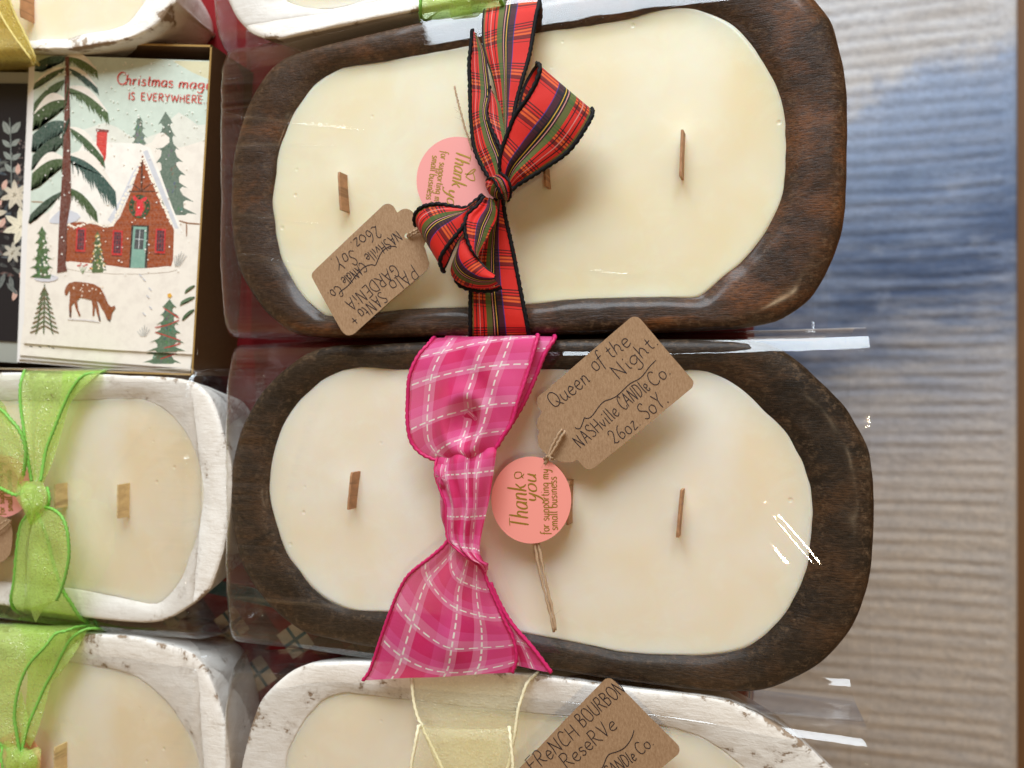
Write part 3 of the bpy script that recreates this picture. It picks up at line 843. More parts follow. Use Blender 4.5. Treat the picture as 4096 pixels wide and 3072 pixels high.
strip(bow, 'tail', [(1958, 345, 61, 1974, 372, 61), (1950, 400, 61.5, 2000, 420, 61.8), (1946, 452, 62.5, 2012, 480, 62.0), (1961, 506, 64, 2020, 540, 63), (1988, 565, 65.2, 2026, 600, 64), (2006, 610, 66, 2028, 650, 65), (2010, 705, 66, 2020, 710, 66)],
      T_, K_, nv=60, u0=0.0, u1=0.40, v0=0.011, bulge=0.0005, cords=(1, 0))
# upper loop: lower sheet comes back under the upper one
strip(bow, 'loop', [(2045, 640, 62, 2120, 690, 60), (2065, 480, 62, 2230, 600, 59), (2085, 365, 63, 2300, 520, 59.5), (2120, 290, 65, 2345, 460, 61), (2146, 255, 69, 2366, 436, 63)], T_, None, nv=50, u0=1, u1=0, bulge=-0.0015, v0=0.02)
strip(bow, 'loop', [(2146, 255, 69.2, 2366, 436, 63.2), (2158, 262, 72, 2370, 446, 66.5), (2157, 290, 73.5, 2366, 468, 68), (2140, 338, 73.5, 2342, 512, 69), (2106, 398, 73, 2304, 570, 69), (2061, 461, 72, 2259, 619, 68), (2033, 529, 71, 2178, 674, 66.5), (2006, 610, 69.5, 2106, 719, 65.5), (2001, 678, 67.5, 2066, 744, 65), (2012, 722, 66, 2048, 762, 65)],
      T_, K_, nv=110, nu=34, u0=1, u1=0, v0=0.003, bulge=lambda s, f: MM * (2.2 * math.sin(math.pi * f) * min(1, 4 * s) - 3.2 * math.exp(-((f - 0.60 + 0.05 * s) / 0.10) ** 2) * max(0, (s - 0.42)) / 0.4 * (1 - 0.5 * s)), wav=0.0012)
# left loop
strip(bow, 'loop', [(1926, 790, 63, 1940, 806, 62), (1850, 860, 60.5, 1880, 900, 60), (1760, 870, 60, 1830, 970, 60), (1690, 890, 61, 1790, 1060, 60.5), (1662, 900, 64, 1776, 1084, 62.5)], T_, None, nv=40, u0=0, u1=1, v0=0.04)
strip(bow, 'loop', [(1932, 778, 66, 1942, 800, 65.5), (1900, 806, 67, 1908, 826, 67), (1862, 832, 68.5, 1868, 864, 70), (1810, 826, 70, 1857, 896, 72), (1757, 817, 71, 1830, 935, 73), (1705, 823, 71, 1800, 972, 73), (1672, 842, 70, 1768, 1020, 72), (1659, 868, 68.5, 1761, 1050, 70), (1660, 893, 66, 1770, 1078, 67.5), (1664, 902, 64, 1776, 1086, 63)],
      T_, K_, nv=110, nu=34, v0=0.06, bulge=lambda s, f: MM * (1.8 * math.sin(math.pi * f) * min(1, 4 * (1 - s)) - 2.2 * math.exp(-((f - 0.42) / 0.10) ** 2) * max(0, 0.75 - s)), wav=0.001)
# lower tail, twisted over at its end
strip(bow, 'tail', [(1938, 786, 66, 1980, 800, 66), (1908, 824, 68, 1990, 842, 67), (1868, 858, 70, 1985, 880, 67), (1857, 893, 71.5, 1966, 918, 68), (1866, 948, 72, 1944, 966, 69.5), (1885, 994, 72, 1920, 1010, 71), (1912, 1030, 71.5, 1916, 1032, 71.4)],
      T_, K_, nv=70, nu=30, u0=1, u1=0.25, v0=0.01, bulge=lambda s, f: MM * (2.0 * math.sin(math.pi * f) - 2.8 * math.exp(-((f - 0.33) / 0.12) ** 2) * (1 - s)), cords=(1, 0))
strip(bow, 'tail', [(1864, 944, 69, 1842, 985, 66), (1880, 985, 70.5, 1806, 1058, 65), (1900, 1016, 71, 1806, 1098, 64), (1925, 1046, 70.5, 1836, 1132, 63.5), (1950, 1074, 70, 1900, 1152, 63.5), (1968, 1088, 69, 1958, 1150, 64), (1982, 1100, 68, 1992, 1134, 65)],
      T_, K_, nv=60, nu=26, u0=1, u1=0.18, v0=0.03, bulge=0.0042, cords=(0, 0))
strip(bow, 'tail', [(1826, 1105, 61.5, 1812, 1092, 60), (1850, 1128, 62, 1838, 1140, 59.5), (1900, 1146, 62, 1893, 1160, 59.5), (1960, 1150, 62.5, 1958, 1164, 60), (1998, 1140, 63, 2006, 1150, 61)], T_, K_, nv=40, nu=8, u0=0.2, u1=0.0, v0=0.03, cords=(0, 1))
# lower band over the rim
strip(bow, 'band', [(1985, 790, 64.5, 2012, 800, 64), (1962, 850, 61.5, 2022, 870, 61.5), (1925, 930, 59, 2040, 948, 59.5), (1900, 1030, 58, 2058, 1035, 58.4), (1886, 1120, 57.3, 2076, 1127, 57.6), (1882, 1200, 56.5, 2094, 1218, 57), (1882, 1262, 56, 2106, 1278, 56.2), (1882, 1320, 54.5, 2113, 1318, 54.5), (1882, 1352, 49, 2117, 1346, 49), (1884, 1375, 30, 2117, 1370, 30)],
      T_, K_, nv=80, bulge=0.0009, wav=0.0008)
strip(bow, 'band', [(2000, 800, 63, 2016, 806, 63.5), (2012, 860, 60.4, 2032, 880, 60.5), (2030, 950, 58.7, 2050, 960, 58), (2046, 1030, 57.6, 2064, 1020, 57.2), (2066, 1110, 57, 2076, 1095, 56.7)], T_, None, nv=40, u0=0.75, u1=0.95, nu=6)
knot(bow, (1996, 752), 58, 40, 66.5, 6.0, math.radians(-33), T_, (0.0, 0.75), 2.0)
strip(bow, 'knot', [(1948, 726, 64, 2000, 690, 65), (1956, 716, 69, 2012, 700, 70), (1972, 716, 72.5, 2032, 718, 72), (1988, 740, 73.5, 2042, 742, 72), (2004, 776, 72.5, 2046, 766, 70), (2014, 798, 69, 2042, 790, 67), (2018, 812, 64, 2034, 806, 63)], T_, K_, nv=50, nu=22, u0=0.15, u1=0.85, v0=0.006, bulge=lambda s, f: MM * (0.8 * math.sin(math.pi * f) + 0.5 * math.cos(6 * math.pi * f)), cords=(1, 1), cord_r=0.0006)

# --- pink checked bow --------------------------------------------------------
pb = thing('ribbon_bow', 'pink checked bow with white running stitches and magenta edges on the darker candle', 'ribbon bow', P(1860, 2000, 0.055))
Q_, C_ = M['pink'], M['pink_cord']
# under-layer of the upper loop
strip(pb, 'band', [(1790, 1338, 40, 2214, 1350, 40), (1780, 1346, 52, 2219, 1346, 52), (1775, 1365, 58, 2214, 1362, 58), (1780, 1420, 60, 2180, 1415, 60), (1790, 1500, 60, 2146, 1500, 60), (1800, 1600, 60, 2101, 1601, 61), (1820, 1700, 60.5, 2050, 1690, 61), (1850, 1780, 61, 1990, 1780, 61)], Q_, C_, nv=70, cords=(0, 1), v0=0.012, wav=0.001)
def dimple(p, s, f):
    c = P(1868, 1690, 0.066)
    dx, dy = (p[0] - c[0]) / 0.0095, (p[1] - c[1]) / 0.0120
    r = math.hypot(dx, dy)
    z = -0.0042 * math.exp(-(r / 0.75) ** 4) + 0.0026 * math.exp(-((r - 1.15) / 0.38) ** 2)
    c2 = P(1915, 1760, 0.066)
    dx, dy = (p[0] - c2[0]), (p[1] - c2[1])
    t_ = (dx * 0.25 + dy * 0.97); n_ = (dx * 0.97 - dy * 0.25)
    z += 0.0042 * math.exp(-(n_ / 0.0030) ** 2) * math.exp(-((t_ - 0.001) / 0.011) ** 2)
    c3 = P(1960, 1480, 0.066)
    z += 0.0022 * math.exp(-(((p[0] - c3[0]) * 0.8 + (p[1] - c3[1]) * 0.6) / 0.006) ** 2) * math.sin(math.pi * f)
    z += 0.0012 * noise.noise(Vector((p[0] * 55, p[1] * 55, 1.0))) + 0.0016 * noise.noise(Vector((p[0] * 22 + 8, p[1] * 22, 4.0)))
    return z
strip(pb, 'loop', [(1742, 1352, 42, 2146, 1348, 42), (1732, 1354, 55, 2150, 1341, 57), (1712, 1378, 62, 2147, 1362, 62.5), (1672, 1426, 65, 2128, 1432, 65), (1638, 1506, 67, 2102, 1520, 66), (1628, 1619, 67, 2072, 1610, 67), (1631, 1700, 66.5, 2048, 1690, 67), (1645, 1768, 66, 2016, 1740, 67), (1684, 1814, 65.5, 1990, 1782, 67), (1735, 1838, 65, 1975, 1800, 66.5), (1795, 1856, 64, 1940, 1822, 66)],
      Q_, C_, nv=120, nu=60, v0=0.005, zfun=dimple, cord_r=0.0009, bulge=0.0022, vbow=lambda f: 0.012 * math.sin(math.pi * .5 * f))
# inner fold tucked into the loop
strip(pb, 'loop', [(1800, 1700, 66, 1880, 1640, 66.5), (1830, 1720, 64.5, 1915, 1680, 65.5), (1860, 1780, 66, 1950, 1740, 68), (1850, 1830, 66, 1960, 1800, 67.5)], Q_, None, nv=40, nu=24, u0=0.3, u1=0.8, v0=0.02, bulge=-0.002)
# sash of the knot
strip(pb, 'knot', [(1760, 1815, 63, 1985, 1786, 66), (1744, 1850, 66, 1984, 1815, 69), (1741, 1900, 68, 1975, 1880, 70), (1760, 1960, 69, 1964, 1950, 70), (1782, 2020, 69, 1951, 2020, 69.5), (1784, 2080, 69, 1938, 2080, 69), (1784, 2130, 69, 1928, 2140, 68.5), (1798, 2166, 69, 1922, 2200, 69), (1850, 2210, 69.5, 1932, 2240, 69.5), (1905, 2250, 69, 1950, 2256, 68.5), (1936, 2290, 67, 1952, 2280, 66.5)],
      Q_, C_, nv=100, nu=40, v0=0.004, bulge=lambda s, f: MM * (3.2 * math.sin(math.pi * f) + 0.9 * math.cos(2 * math.pi * (2.2 * f + 1.2 * s)) + 0.6 * math.sin(2 * math.pi * (3.7 * f - 2 * s))) * min(1, 5 * (1 - s) + .2), cord_r=0.0006, cords=(1, 0), wav=0.0012)
knot(pb, (1850, 2010), 88, 175, 63.5, 5.5, 0.0, Q_, (0.2, 0.8), 5.0)
knot(pb, (1775, 1905), 32, 52, 66.5, 4.5, 0.2, Q_, (0.0, 0.25), 8.0)
# lower tail
def tailfold(p, s, f):
    q = math.exp(-1.5 * s)
    z = MM * (2.6 * math.cos(2 * math.pi * (1.9 * f + 0.10)) * q * (0.35 + 0.65 * (1 - s)) + 1.5 * math.sin(2 * math.pi * (1.2 * f + 0.3)) * s * (1 - s))
    c = P(1825, 2570, 0.06)
    z += 0.0032 * math.exp(-((p[0] - c[0]) / 0.009) ** 2 - ((p[1] - c[1]) / 0.014) ** 2)
    z += 0.0009 * noise.noise(Vector((p[0] * 50, p[1] * 50, 9.0)))
    return z * min(1, 7 * f + .1, 7 * (1 - f) + .1)
strip(pb, 'tail', [(1800, 2140, 64, 1948, 2250, 64.5), (1780, 2178, 65, 1940, 2290, 65.5), (1726, 2226, 65, 1958, 2345, 65), (1644, 2291, 64, 1990, 2415, 64), (1603, 2350, 63, 2018, 2480, 63.5), (1563, 2443, 62, 2046, 2535, 63), (1519, 2567, 61, 2063, 2590, 62.5), (1482, 2676, 60, 2066, 2640, 62), (1452, 2722, 60, 2050, 2690, 61.5)],
      Q_, C_, nv=90, nu=56, v0=0.036, zfun=tailfold, cord_r=0.0008, cords=(1, 1), vbow=lambda f: -0.017 * math.sin(math.pi * 0.72 * f))
strip(pb, 'tail', [(1925, 2290, 61.5, 1962, 2330, 63), (1950, 2370, 61, 2000, 2415, 62), (1990, 2450, 60.5, 2051, 2498, 61.5), (2030, 2560, 60, 2132, 2592, 61), (2040, 2660, 59, 2206, 2690, 60.5)], Q_, C_, nv=50, nu=20, u0=0.45, u1=1.0, v0=0.05, cords=(0, 1), wav=0.001)

# --- green organza bow on the candle below the card box -----------------------
G_, GC = M['green'], M['green_cord']
gb = thing('ribbon_bow', 'lime green organza bow with pointed tail on the white candle below the card box', 'ribbon bow', P(126, 1990, 0.055), 'green organza ribbons')
strip(gb, 'band', [(104, 1478, 32, 430, 1478, 32), (98, 1488, 48, 400, 1490, 48), (90, 1512, 54, 340, 1500, 54), (83, 1550, 56, 296, 1545, 56), (84, 1620, 57, 258, 1618, 57), (97, 1715, 58, 219, 1715, 58.5), (108, 1800, 59.5, 188, 1795, 60), (118, 1861, 61, 175, 1861, 61.5), (128, 1925, 63, 165, 1925, 63.5)],
      G_, GC, nv=70, pleat=fan(2.0, 1.4, 1.0, 0.6, 1), cord_r=0.0008, wav=0.0012)
strip(gb, 'band', [(250, 1480, 32, 450, 1476, 32), (250, 1500, 53.5, 395, 1496, 53.5), (240, 1600, 55, 290, 1600, 55), (200, 1740, 56.5, 250, 1720, 56), (165, 1860, 59, 210, 1850, 58), (150, 1930, 62, 175, 1930, 61)], G_, None, nv=50, nu=12)
strip(gb, 'loop', [(-200, 1560, 66, -230, 1900, 62), (-100, 1595, 69, -120, 1930, 64), (0, 1636, 70, -20, 1945, 65), (42, 1676, 70.5, 22, 1962, 66), (80, 1722, 70, 50, 1976, 67), (101, 1775, 69, 68, 1980, 67), (106, 1830, 68, 82, 1975, 67), (96, 1900, 66.5, 95, 1965, 66.5)],
      G_, GC, nv=70, bulge=0.002, pleat=fan(1.8, 1.6, 1.6, 0, 1), cord_r=0.0009, wav=0.002)
strip(gb, 'loop', [(-190, 1500, 66, -210, 1560, 66), (-80, 1540, 66, -70, 1620, 64), (0, 1600, 66, 20, 1690, 63), (30, 1650, 65, 60, 1760, 62), (70, 1800, 64, 90, 1860, 62)], G_, None, nv=40, nu=12)
knot(gb, (126, 1994), 34, 52, 65, 4.5, math.radians(25), G_, (0.1, 0.9), 3.0)
strip(gb, 'knot', [(92, 1922, 62, 168, 1924, 62), (68, 1950, 67, 178, 1944, 67), (64, 1985, 69, 186, 1972, 69), (80, 2020, 70, 184, 2012, 69.5), (100, 2050, 69.5, 174, 2044, 68.5), (118, 2076, 67.5, 160, 2072, 66), (130, 2098, 63, 148, 2094, 62.5)], M['green'], None, nv=60, nu=40,
      bulge=lambda s, f: MM * (2.6 * math.sin(math.pi * f) + 0.9 * math.sin(2 * math.pi * (2.4 * f + 0.9 * s)) * math.sin(math.pi * f) - 1.6 * math.exp(-((f - 0.35 - 0.2 * s) / 0.05) ** 2)), v0=0.02, wav=0.0015)
strip(gb, 'knot', [(150, 1935, 62, 190, 1950, 61), (172, 1950, 66, 196, 1975, 63), (182, 1985, 67, 198, 2005, 64), (176, 2025, 66, 188, 2040, 63)], M['green'], GC, nv=30, nu=12, bulge=0.001, cords=(0, 1), cord_r=0.0008)
strip(gb, 'band', [(118, 2050, 63, 150, 2050, 63), (84, 2106, 60.5, 190, 2150, 60), (68, 2212, 58.5, 215, 2250, 58.5), (58, 2320, 57, 252, 2358, 57), (46, 2391, 56, 285, 2411, 56), (52, 2425, 53, 318, 2464, 52.5), (70, 2446, 44, 350, 2488, 44), (90, 2455, 30, 380, 2494, 30)],
      G_, GC, nv=60, cord_r=0.0009, pleat=fan(2.0, 0.8, 2.0, 0.4, 0))
strip(gb, 'tail', [(150, 2060, 65, 178, 2028, 66), (134, 2090, 67.5, 214, 2038, 68), (124, 2120, 69, 250, 2070, 69.5), (116, 2170, 69, 271, 2130, 70), (110, 2240, 68, 277, 2220, 69.5), (106, 2311, 66.5, 264, 2298, 68.5), (108, 2380, 65, 246, 2360, 67), (120, 2432, 63, 228, 2400, 65.5)],
      G_, GC, nv=70, bulge=lambda s, f: MM * (2.4 * math.sin(math.pi * f) * s - 3.0 * math.exp(-((f - 0.5) / 0.22) ** 2) * max(0, 0.4 - s)), cords=(0, 1), cord_r=0.0008, wav=0.003)
strip(gb, 'tail', [(119, 2428, 63, 229, 2398, 65.5), (128, 2455, 62.2, 184, 2428, 63.5), (136, 2476, 61.5, 162, 2455, 62), (142, 2490, 61, 145, 2486, 61)], G_, None, nv=24, nu=16)
strip(gb, 'tail', [(112, 2060, 63, 126, 2085, 65), (84, 2104, 62, 104, 2180, 64), (68, 2212, 61, 100, 2280, 62), (60, 2311, 60, 98, 2400, 61), (48, 2395, 58.5, 92, 2440, 59), (66, 2437, 57, 96, 2442, 57.5)], G_, None, nv=40, nu=12)

# --- green organza on the lowest white candle ----------------------------------
gl = thing('ribbon_bow', 'wide lime green organza bow on the white candle beside the cream bow candle', 'ribbon bow', P(80, 3010, 0.055), 'green organza ribbons')
strip(gl, 'loop', [(-420, 2470, 30, 380, 2500, 42), (-410, 2466, 52, 310, 2508, 54), (-390, 2500, 60, 262, 2524, 60), (-370, 2540, 64, 222, 2536, 63), (-330, 2600, 67, 180, 2588, 66), (-290, 2680, 69, 122, 2651, 67), (-230, 2780, 69, 87, 2718, 67.5), (-150, 2870, 69, 67, 2790, 68), (-80, 2920, 68, 59, 2866, 68), (-20, 2960, 67, 66, 2920, 67.5), (40, 3000, 66, 80, 3010, 66.5)],
      G_, GC, nv=90, nu=40, bulge=0.003, wav=0.003, cord_r=0.0008)
strip(gl, 'band', [(40, 2488, 32, 440, 2520, 32), (60, 2500, 50, 400, 2514, 46), (90, 2530, 55, 345, 2517, 52), (100, 2600, 56.5, 288, 2552, 56), (110, 2700, 57, 250, 2614, 57), (105, 2800, 57.5, 218, 2680, 57.5), (90, 2900, 59, 182, 2744, 58.5), (84, 2950, 60, 146, 2825, 60), (80, 2985, 62, 116, 2896, 62), (76, 3010, 63, 95, 2970, 64.5), (72, 3025, 64, 87, 3024, 66)],
      G_, GC, nv=80, nu=30, cord_r=0.0008, cords=(0, 1), wav=0.001)
strip(gl, 'band', [(300, 2524, 50, 350, 2520, 48), (262, 2600, 56, 300, 2610, 55.5), (222, 2680, 57.5, 236, 2700, 56.5), (184, 2744, 58.5, 206, 2730, 57.5), (148, 2825, 60, 176, 2842, 59), (118, 2896, 62, 148, 2932, 60), (98, 2960, 64, 122, 2990, 61.5)], G_, None, nv=50, nu=12)
strip(gl, 'loop', [(60, 2860, 66, 84, 2760, 63), (62, 2900, 66, 108, 2850, 63), (72, 2960, 66, 112, 2890, 64), (84, 3010, 66, 98, 2960, 65)], G_, None, nv=30, nu=12)
knot(gl, (84, 3050), 56, 46, 65, 5.5, math.radians(5), G_, (0.1, 0.9), 6.5)
strip(gl, 'knot', [(2, 2985, 62, 30, 2960, 62), (10, 2990, 68, 70, 2990, 70), (6, 3030, 70, 84, 3026, 73), (14, 3072, 70, 80, 3072, 72), (30, 3120, 66, 76, 3120, 67)], M['green'], GC, nv=40, nu=24, bulge=0.002, wav=0.002, cords=(1, 0), cord_r=0.0008)
strip(gl, 'knot', [(86, 3010, 70, 150, 2986, 66), (80, 3030, 73, 164, 3000, 69), (78, 3060, 74, 162, 3040, 70), (76, 3100, 72, 158, 3090, 68)], M['green'], None, nv=40, nu=24, bulge=0.0025, wav=0.002, v0=0.01)

# --- green ribbon across the white candle behind the tartan bow candle -----------
gt = thing('ribbon_band', 'lime green organza ribbon across the white candle behind the tartan bow', 'ribbon', P(1850, 20, 0.055), 'green organza ribbons')
strip(gt, 'band', [(1700, -300, 56, 1960, -340, 56), (1690, -120, 56, 1975, -160, 56), (1684, -20, 55.8, 1988, -40, 55.8), (1682, 40, 54, 2004, 6, 54), (1684, 80, 46, 2026, 36, 46), (1690, 98, 36, 2050, 46, 36), (1696, 108, 22, 2070, 52, 22)], G_, GC, nv=50, wav=0.0015, cord_r=0.0008)
strip(gt, 'band', [(1800, -300, 58, 1900, -310, 58), (1800, -60, 57.6, 1888, -80, 57.6), (1798, 20, 56.4, 1884, 10, 56.4), (1800, 70, 50, 1890, 58, 50), (1806, 88, 36, 1896, 76, 36)], G_, None, nv=40, nu=10, wav=0.0008)

# --- gold ribbon on the candle beside the card box ---------------------------------
gd = thing('ribbon_band', 'sparkling gold organza ribbon tied over the white candle beside the card box', 'ribbon', P(20, 120, 0.055))
O_, OC = M['gold'], M['gold_cord']
strip(gd, 'band', [(-260, -200, 62, 20, -120, 64), (-250, -60, 60, 40, 10, 61), (-260, 60, 58, 70, 85, 58.5), (-270, 150, 56.5, 108, 170, 56), (-280, 215, 53, 132, 215, 53), (-285, 250, 44, 146, 246, 46), (-290, 290, 30, 158, 262, 36), (-290, 320, 14, 160, 285, 18)], O_, OC, nv=60, nu=30, wav=0.002, cord_r=0.0007)
strip(gd, 'tail', [(-40, -120, 66, 14, -100, 66), (-20, 0, 65, 40, 0, 65), (10, 70, 63.5, 62, 60, 63), (60, 150, 61, 92, 120, 61), (120, 230, 57.5, 140, 225, 57), (133, 258, 53, 137, 254, 53)], O_, OC, nv=40, nu=14, cord_r=0.0006)
strip(gd, 'tail', [(-120, -60, 64, -40, -40, 64), (-60, 40, 63, 0, 60, 63), (-20, 110, 60.5, 54, 118, 60)], O_, OC, nv=30, nu=14, cord_r=0.0005)

# --- cream bow ------------------------------------------------------------------------
cb_ = thing('ribbon_bow', 'sheer cream organza bow on the white candle with the bourbon scent tag', 'ribbon bow', P(1850, 3000, 0.055))
E_, EC = M['cream'], M['cream_cord']
strip(cb_, 'band', [(1640, 2650, 30, 2160, 2672, 30), (1642, 2672, 46, 2150, 2690, 46), (1648, 2730, 54.5, 2110, 2730, 54), (1656, 2807, 56, 2088, 2790, 56), (1672, 2870, 57, 2073, 2840, 57), (1690, 2905, 57.6, 2061, 2926, 57.6), (1720, 2980, 58.5, 2048, 2990, 58.5), (1760, 3072, 60, 2030, 3072, 60), (1800, 3160, 62, 1980, 3160, 62)], E_, EC, nv=70, nu=30, wav=0.0012, cord_r=0.0008)
strip(cb_, 'loop', [(1684, 2912, 60, 2034, 2918, 60), (1676, 2902, 63, 2037, 2910, 62.5), (1668, 2940, 66, 2042, 2950, 65), (1660, 2985, 67, 2046, 2990, 66), (1646, 3072, 68, 2052, 3072, 67), (1660, 3160, 67, 2040, 3160, 67), (1760, 3260, 66, 1960, 3260, 66)], E_, EC, nv=60, nu=30, bulge=0.002, wav=0.002, cord_r=0.0008)
strip(cb_, 'loop', [(1690, 2914, 60.5, 2030, 2918, 60), (1710, 2950, 61, 2000, 2960, 61), (1740, 3010, 62, 2010, 3010, 62), (1772, 3080, 63.5, 1990, 3080, 63.5), (1800, 3180, 64, 1960, 3180, 64)], E_, EC, nv=40, nu=20, cord_r=0.0007, cords=(1, 0))
# ---------------------------------------------------------------- lettering (pen strokes)
# x-height 5, capitals 9, descender -4; strokes separated by '|', points 'x,y'
GL = {
 'a': (5, '4.2,4.2 3.2,5 1.4,4.8 .4,3.2 .4,1.4 1.4,.1 3,.6 4.2,2.6|4.3,5 4.1,2 4.3,.5 5,.2'),
 'b': (5, '.7,9 .6,4 .6,.3|.6,3.4 1.8,5 3.6,4.6 4.4,2.8 3.8,.7 2,.0 .7,1'),
 'c': (4.4, '4,4.2 2.8,5 1.2,4.4 .4,2.6 1,.7 2.4,0 4,.8'),
 'd': (5.2, '4.2,3.6 3,5 1.4,4.6 .4,2.8 .8,.7 2.2,0 3.6,.8 4.3,2.4|4.5,9 4.4,4 4.5,.6 5.2,.1'),
 'e': (4.6, '.5,2.5 2.4,2.7 4,3.3 3.6,4.7 2.2,5 .8,3.9 .4,2 1.4,.2 3,.1 4.3,1.1'),
 'f': (3.6, '4.2,8.4 3,9 1.9,7.9 1.7,5 1.5,1 1.2,-2.6|.2,5 3.6,5.2'),
 'g': (5, '4.2,4.2 2.8,5 1.1,4.5 .4,2.6 1.2,.8 2.8,.7 4.1,2.4|4.3,5 4.3,0 3.8,-2.9 2,-3.8 .5,-2.8'),
 'h': (5, '.8,9 .7,4 .6,0|.7,3 2,4.9 3.5,4.7 3.9,3 3.9,.6 4.6,.1'),
 'i': (2.2, '1.1,5 1,2 1.1,.4 1.8,.1|1.15,7.2 1.25,7.4 1.1,7.5'),
 'k': (4.8, '.8,9 .7,4 .6,0|4,5 2.2,3.2 .8,2.4|1.9,3 3,1.2 4.6,.1'),
 'l': (2.2, '1.1,9 1,4 1.1,.6 1.9,.1'),
 'm': (7.4, '.7,5 .7,2 .6,0|.7,3 1.7,4.9 3,4.8 3.4,3 3.4,0|3.4,3 4.6,4.9 5.9,4.7 6.3,3 6.3,.5 7.1,.1'),
 'n': (5, '.7,5 .7,2 .6,0|.7,3 2,4.9 3.5,4.7 3.9,3 3.9,.5 4.7,.1'),
 'o': (4.8, '2.6,5 1,4.4 .4,2.6 1,.6 2.4,0 3.9,.8 4.4,2.6 3.8,4.4 2.6,5'),
 'p': (5, '.8,5 .7,0 .6,-3.8|.8,3.4 2,5 3.7,4.6 4.4,2.7 3.8,.7 2.2,.1 .8,1'),
 'r': (3.6, '.8,5 .7,2 .7,0|.8,2.8 1.8,4.6 3.4,4.9'),
 's': (4, '3.5,4.3 2.3,5 .9,4.4 .9,3.3 2.4,2.6 3.5,1.7 3.2,.4 1.9,0 .4,.7'),
 't': (3.2, '1.7,7.6 1.5,3 1.7,.7 3,.2|.3,5 3.3,5.1'),
 'u': (5, '.7,5 .6,2 1.2,.3 2.6,.1 3.8,1.8|4,5 4,1.6 4.1,.5 4.9,.1'),
 'v': (4.4, '.4,5 1.2,2.4 2,.1|2,.1 3,2.6 4.1,5'),
 'y': (4.8, '.7,5 .8,2.6 1.6,1 3,1.3 4,3|4.3,5 3.8,0 2.8,-3 1.4,-3.8 .3,-3'),
 'z': (4.2, '.5,4.8 3.7,4.9 .6,.2 4.1,.2'),
 'A': (6.4, '.4,0 1.8,4.5 3.2,9|3.2,9 4.4,4.5 5.8,0|1.2,3.4 5,3.6'),
 'B': (5.8, '.8,9 .7,4.5 .7,0|.8,8.9 3.8,8.6 4,6 1,4.9|1,4.9 4.6,4.2 5,1.4 3.4,.2 .7,.1'),
 'C': (6, '5.4,7.6 4,9 2,8.4 .6,5.6 .8,2.4 2.4,.2 4.4,.3 5.6,1.6'),
 'D': (6.2, '.8,9 .7,4.5 .7,0|.5,8.9 3.6,8.4 5.5,5.6 5.1,2 3,.3 .6,0'),
 'E': (5.2, '.8,9 .7,4.5 .7,0|.8,8.9 4.6,9|.8,4.7 4,4.9|.7,.1 4.7,.2'),
 'F': (5.2, '.9,9 .8,4.5 .7,0|.4,8.8 5.2,9|.8,4.8 4.2,5'),
 'G': (6.2, '5.4,7.6 4,9 2,8.4 .6,5.6 .8,2.4 2.4,.2 4.4,.5 5.2,2 5.2,4|3.2,4.1 6,4.2'),
 'H': (6, '.8,9 .7,4.5 .7,0|5,9 5,4.5 5,0|.7,4.6 5,4.8'),
 'I': (2.6, '1.3,9 1.3,4.5 1.2,0'),
 'N': (6.4, '.8,0 .8,4.5 .9,9|.9,9 3,4.5 5.2,0|5.2,0 5.3,4.5 5.5,9'),
 'O': (6.6, '3.4,9 1.3,8 .5,4.7 1.3,1.2 3.2,0 5.2,1.2 6.1,4.6 5.3,7.8 3.4,9'),
 'P': (5.6, '.9,9 .8,4.5 .7,0|.3,8.6 3.4,9 5,7.4 4.4,5 2.4,4 .8,4.3'),
 'Q': (7, '3.6,9 1.3,8 .5,4.9 1.3,1.6 3.4,.5 5.5,1.8 6.3,4.9 5.5,8 3.6,9|3.8,3.2 5.4,1.2 7,-.6'),
 'R': (6, '.9,9 .8,4.5 .7,0|.5,8.8 3.6,9 4.8,7.2 3.8,5.1 .9,4.6|2.2,4.6 3.8,2 5.8,0'),
 'S': (5.4, '4.8,7.8 3.4,9 1.5,8.5 .9,6.6 2.4,5 4.2,3.8 4.6,1.7 3,.1 .6,1'),
 'T': (5.8, '.3,8.9 3,9 5.6,8.9|3,9 2.9,4.5 2.9,0'),
 'U': (6, '.8,9 .7,4 1.3,1 3,0 4.7,1 5.2,4 5.3,9'),
 'V': (6, '.5,9 1.8,4.5 3,0|3,0 4.3,4.5 5.6,9'),
 'W': (8.6, '.5,9 1.4,4.5 2.4,0|2.4,0 3.4,4 4.3,7.6|4.3,7.6 5.3,4 6.3,0|6.3,0 7.3,4.5 8.2,9'),
 'Y': (5.8, '.5,9 1.6,6.6 2.9,4.6|5.4,9 4,6.6 2.9,4.6|2.9,4.6 2.8,2.4 2.8,0'),
 '2': (5.2, '.8,7 1.8,8.8 3.6,8.6 4.2,6.6 3,4 .8,.6|.8,.6 1.6,1 3,.2 4.8,.4'),
 '6': (5.2, '4.2,8.8 2,7 .8,4 .8,1.6 2.2,0 4,.6 4.4,2.6 3.2,4 1.4,3.2'),
 '+': (5, '2.5,6.5 2.5,1.5|.3,4 4.7,4'),
 '.': (2, '.8,.1 1.1,.4 .8,.5'),
 ' ': (3, ''),
}
def strokes(s):
    x, out = 0.0, []
    for ch in s:
        w, g = GL[ch]
        for st in (g.split('|') if g else []):
            q = np.array([[float(c) for c in p.split(',')] for p in st.split()])
            q[:, 0] += x
            out.append(q)
        x += w + 0.7
    return out, x - 0.7

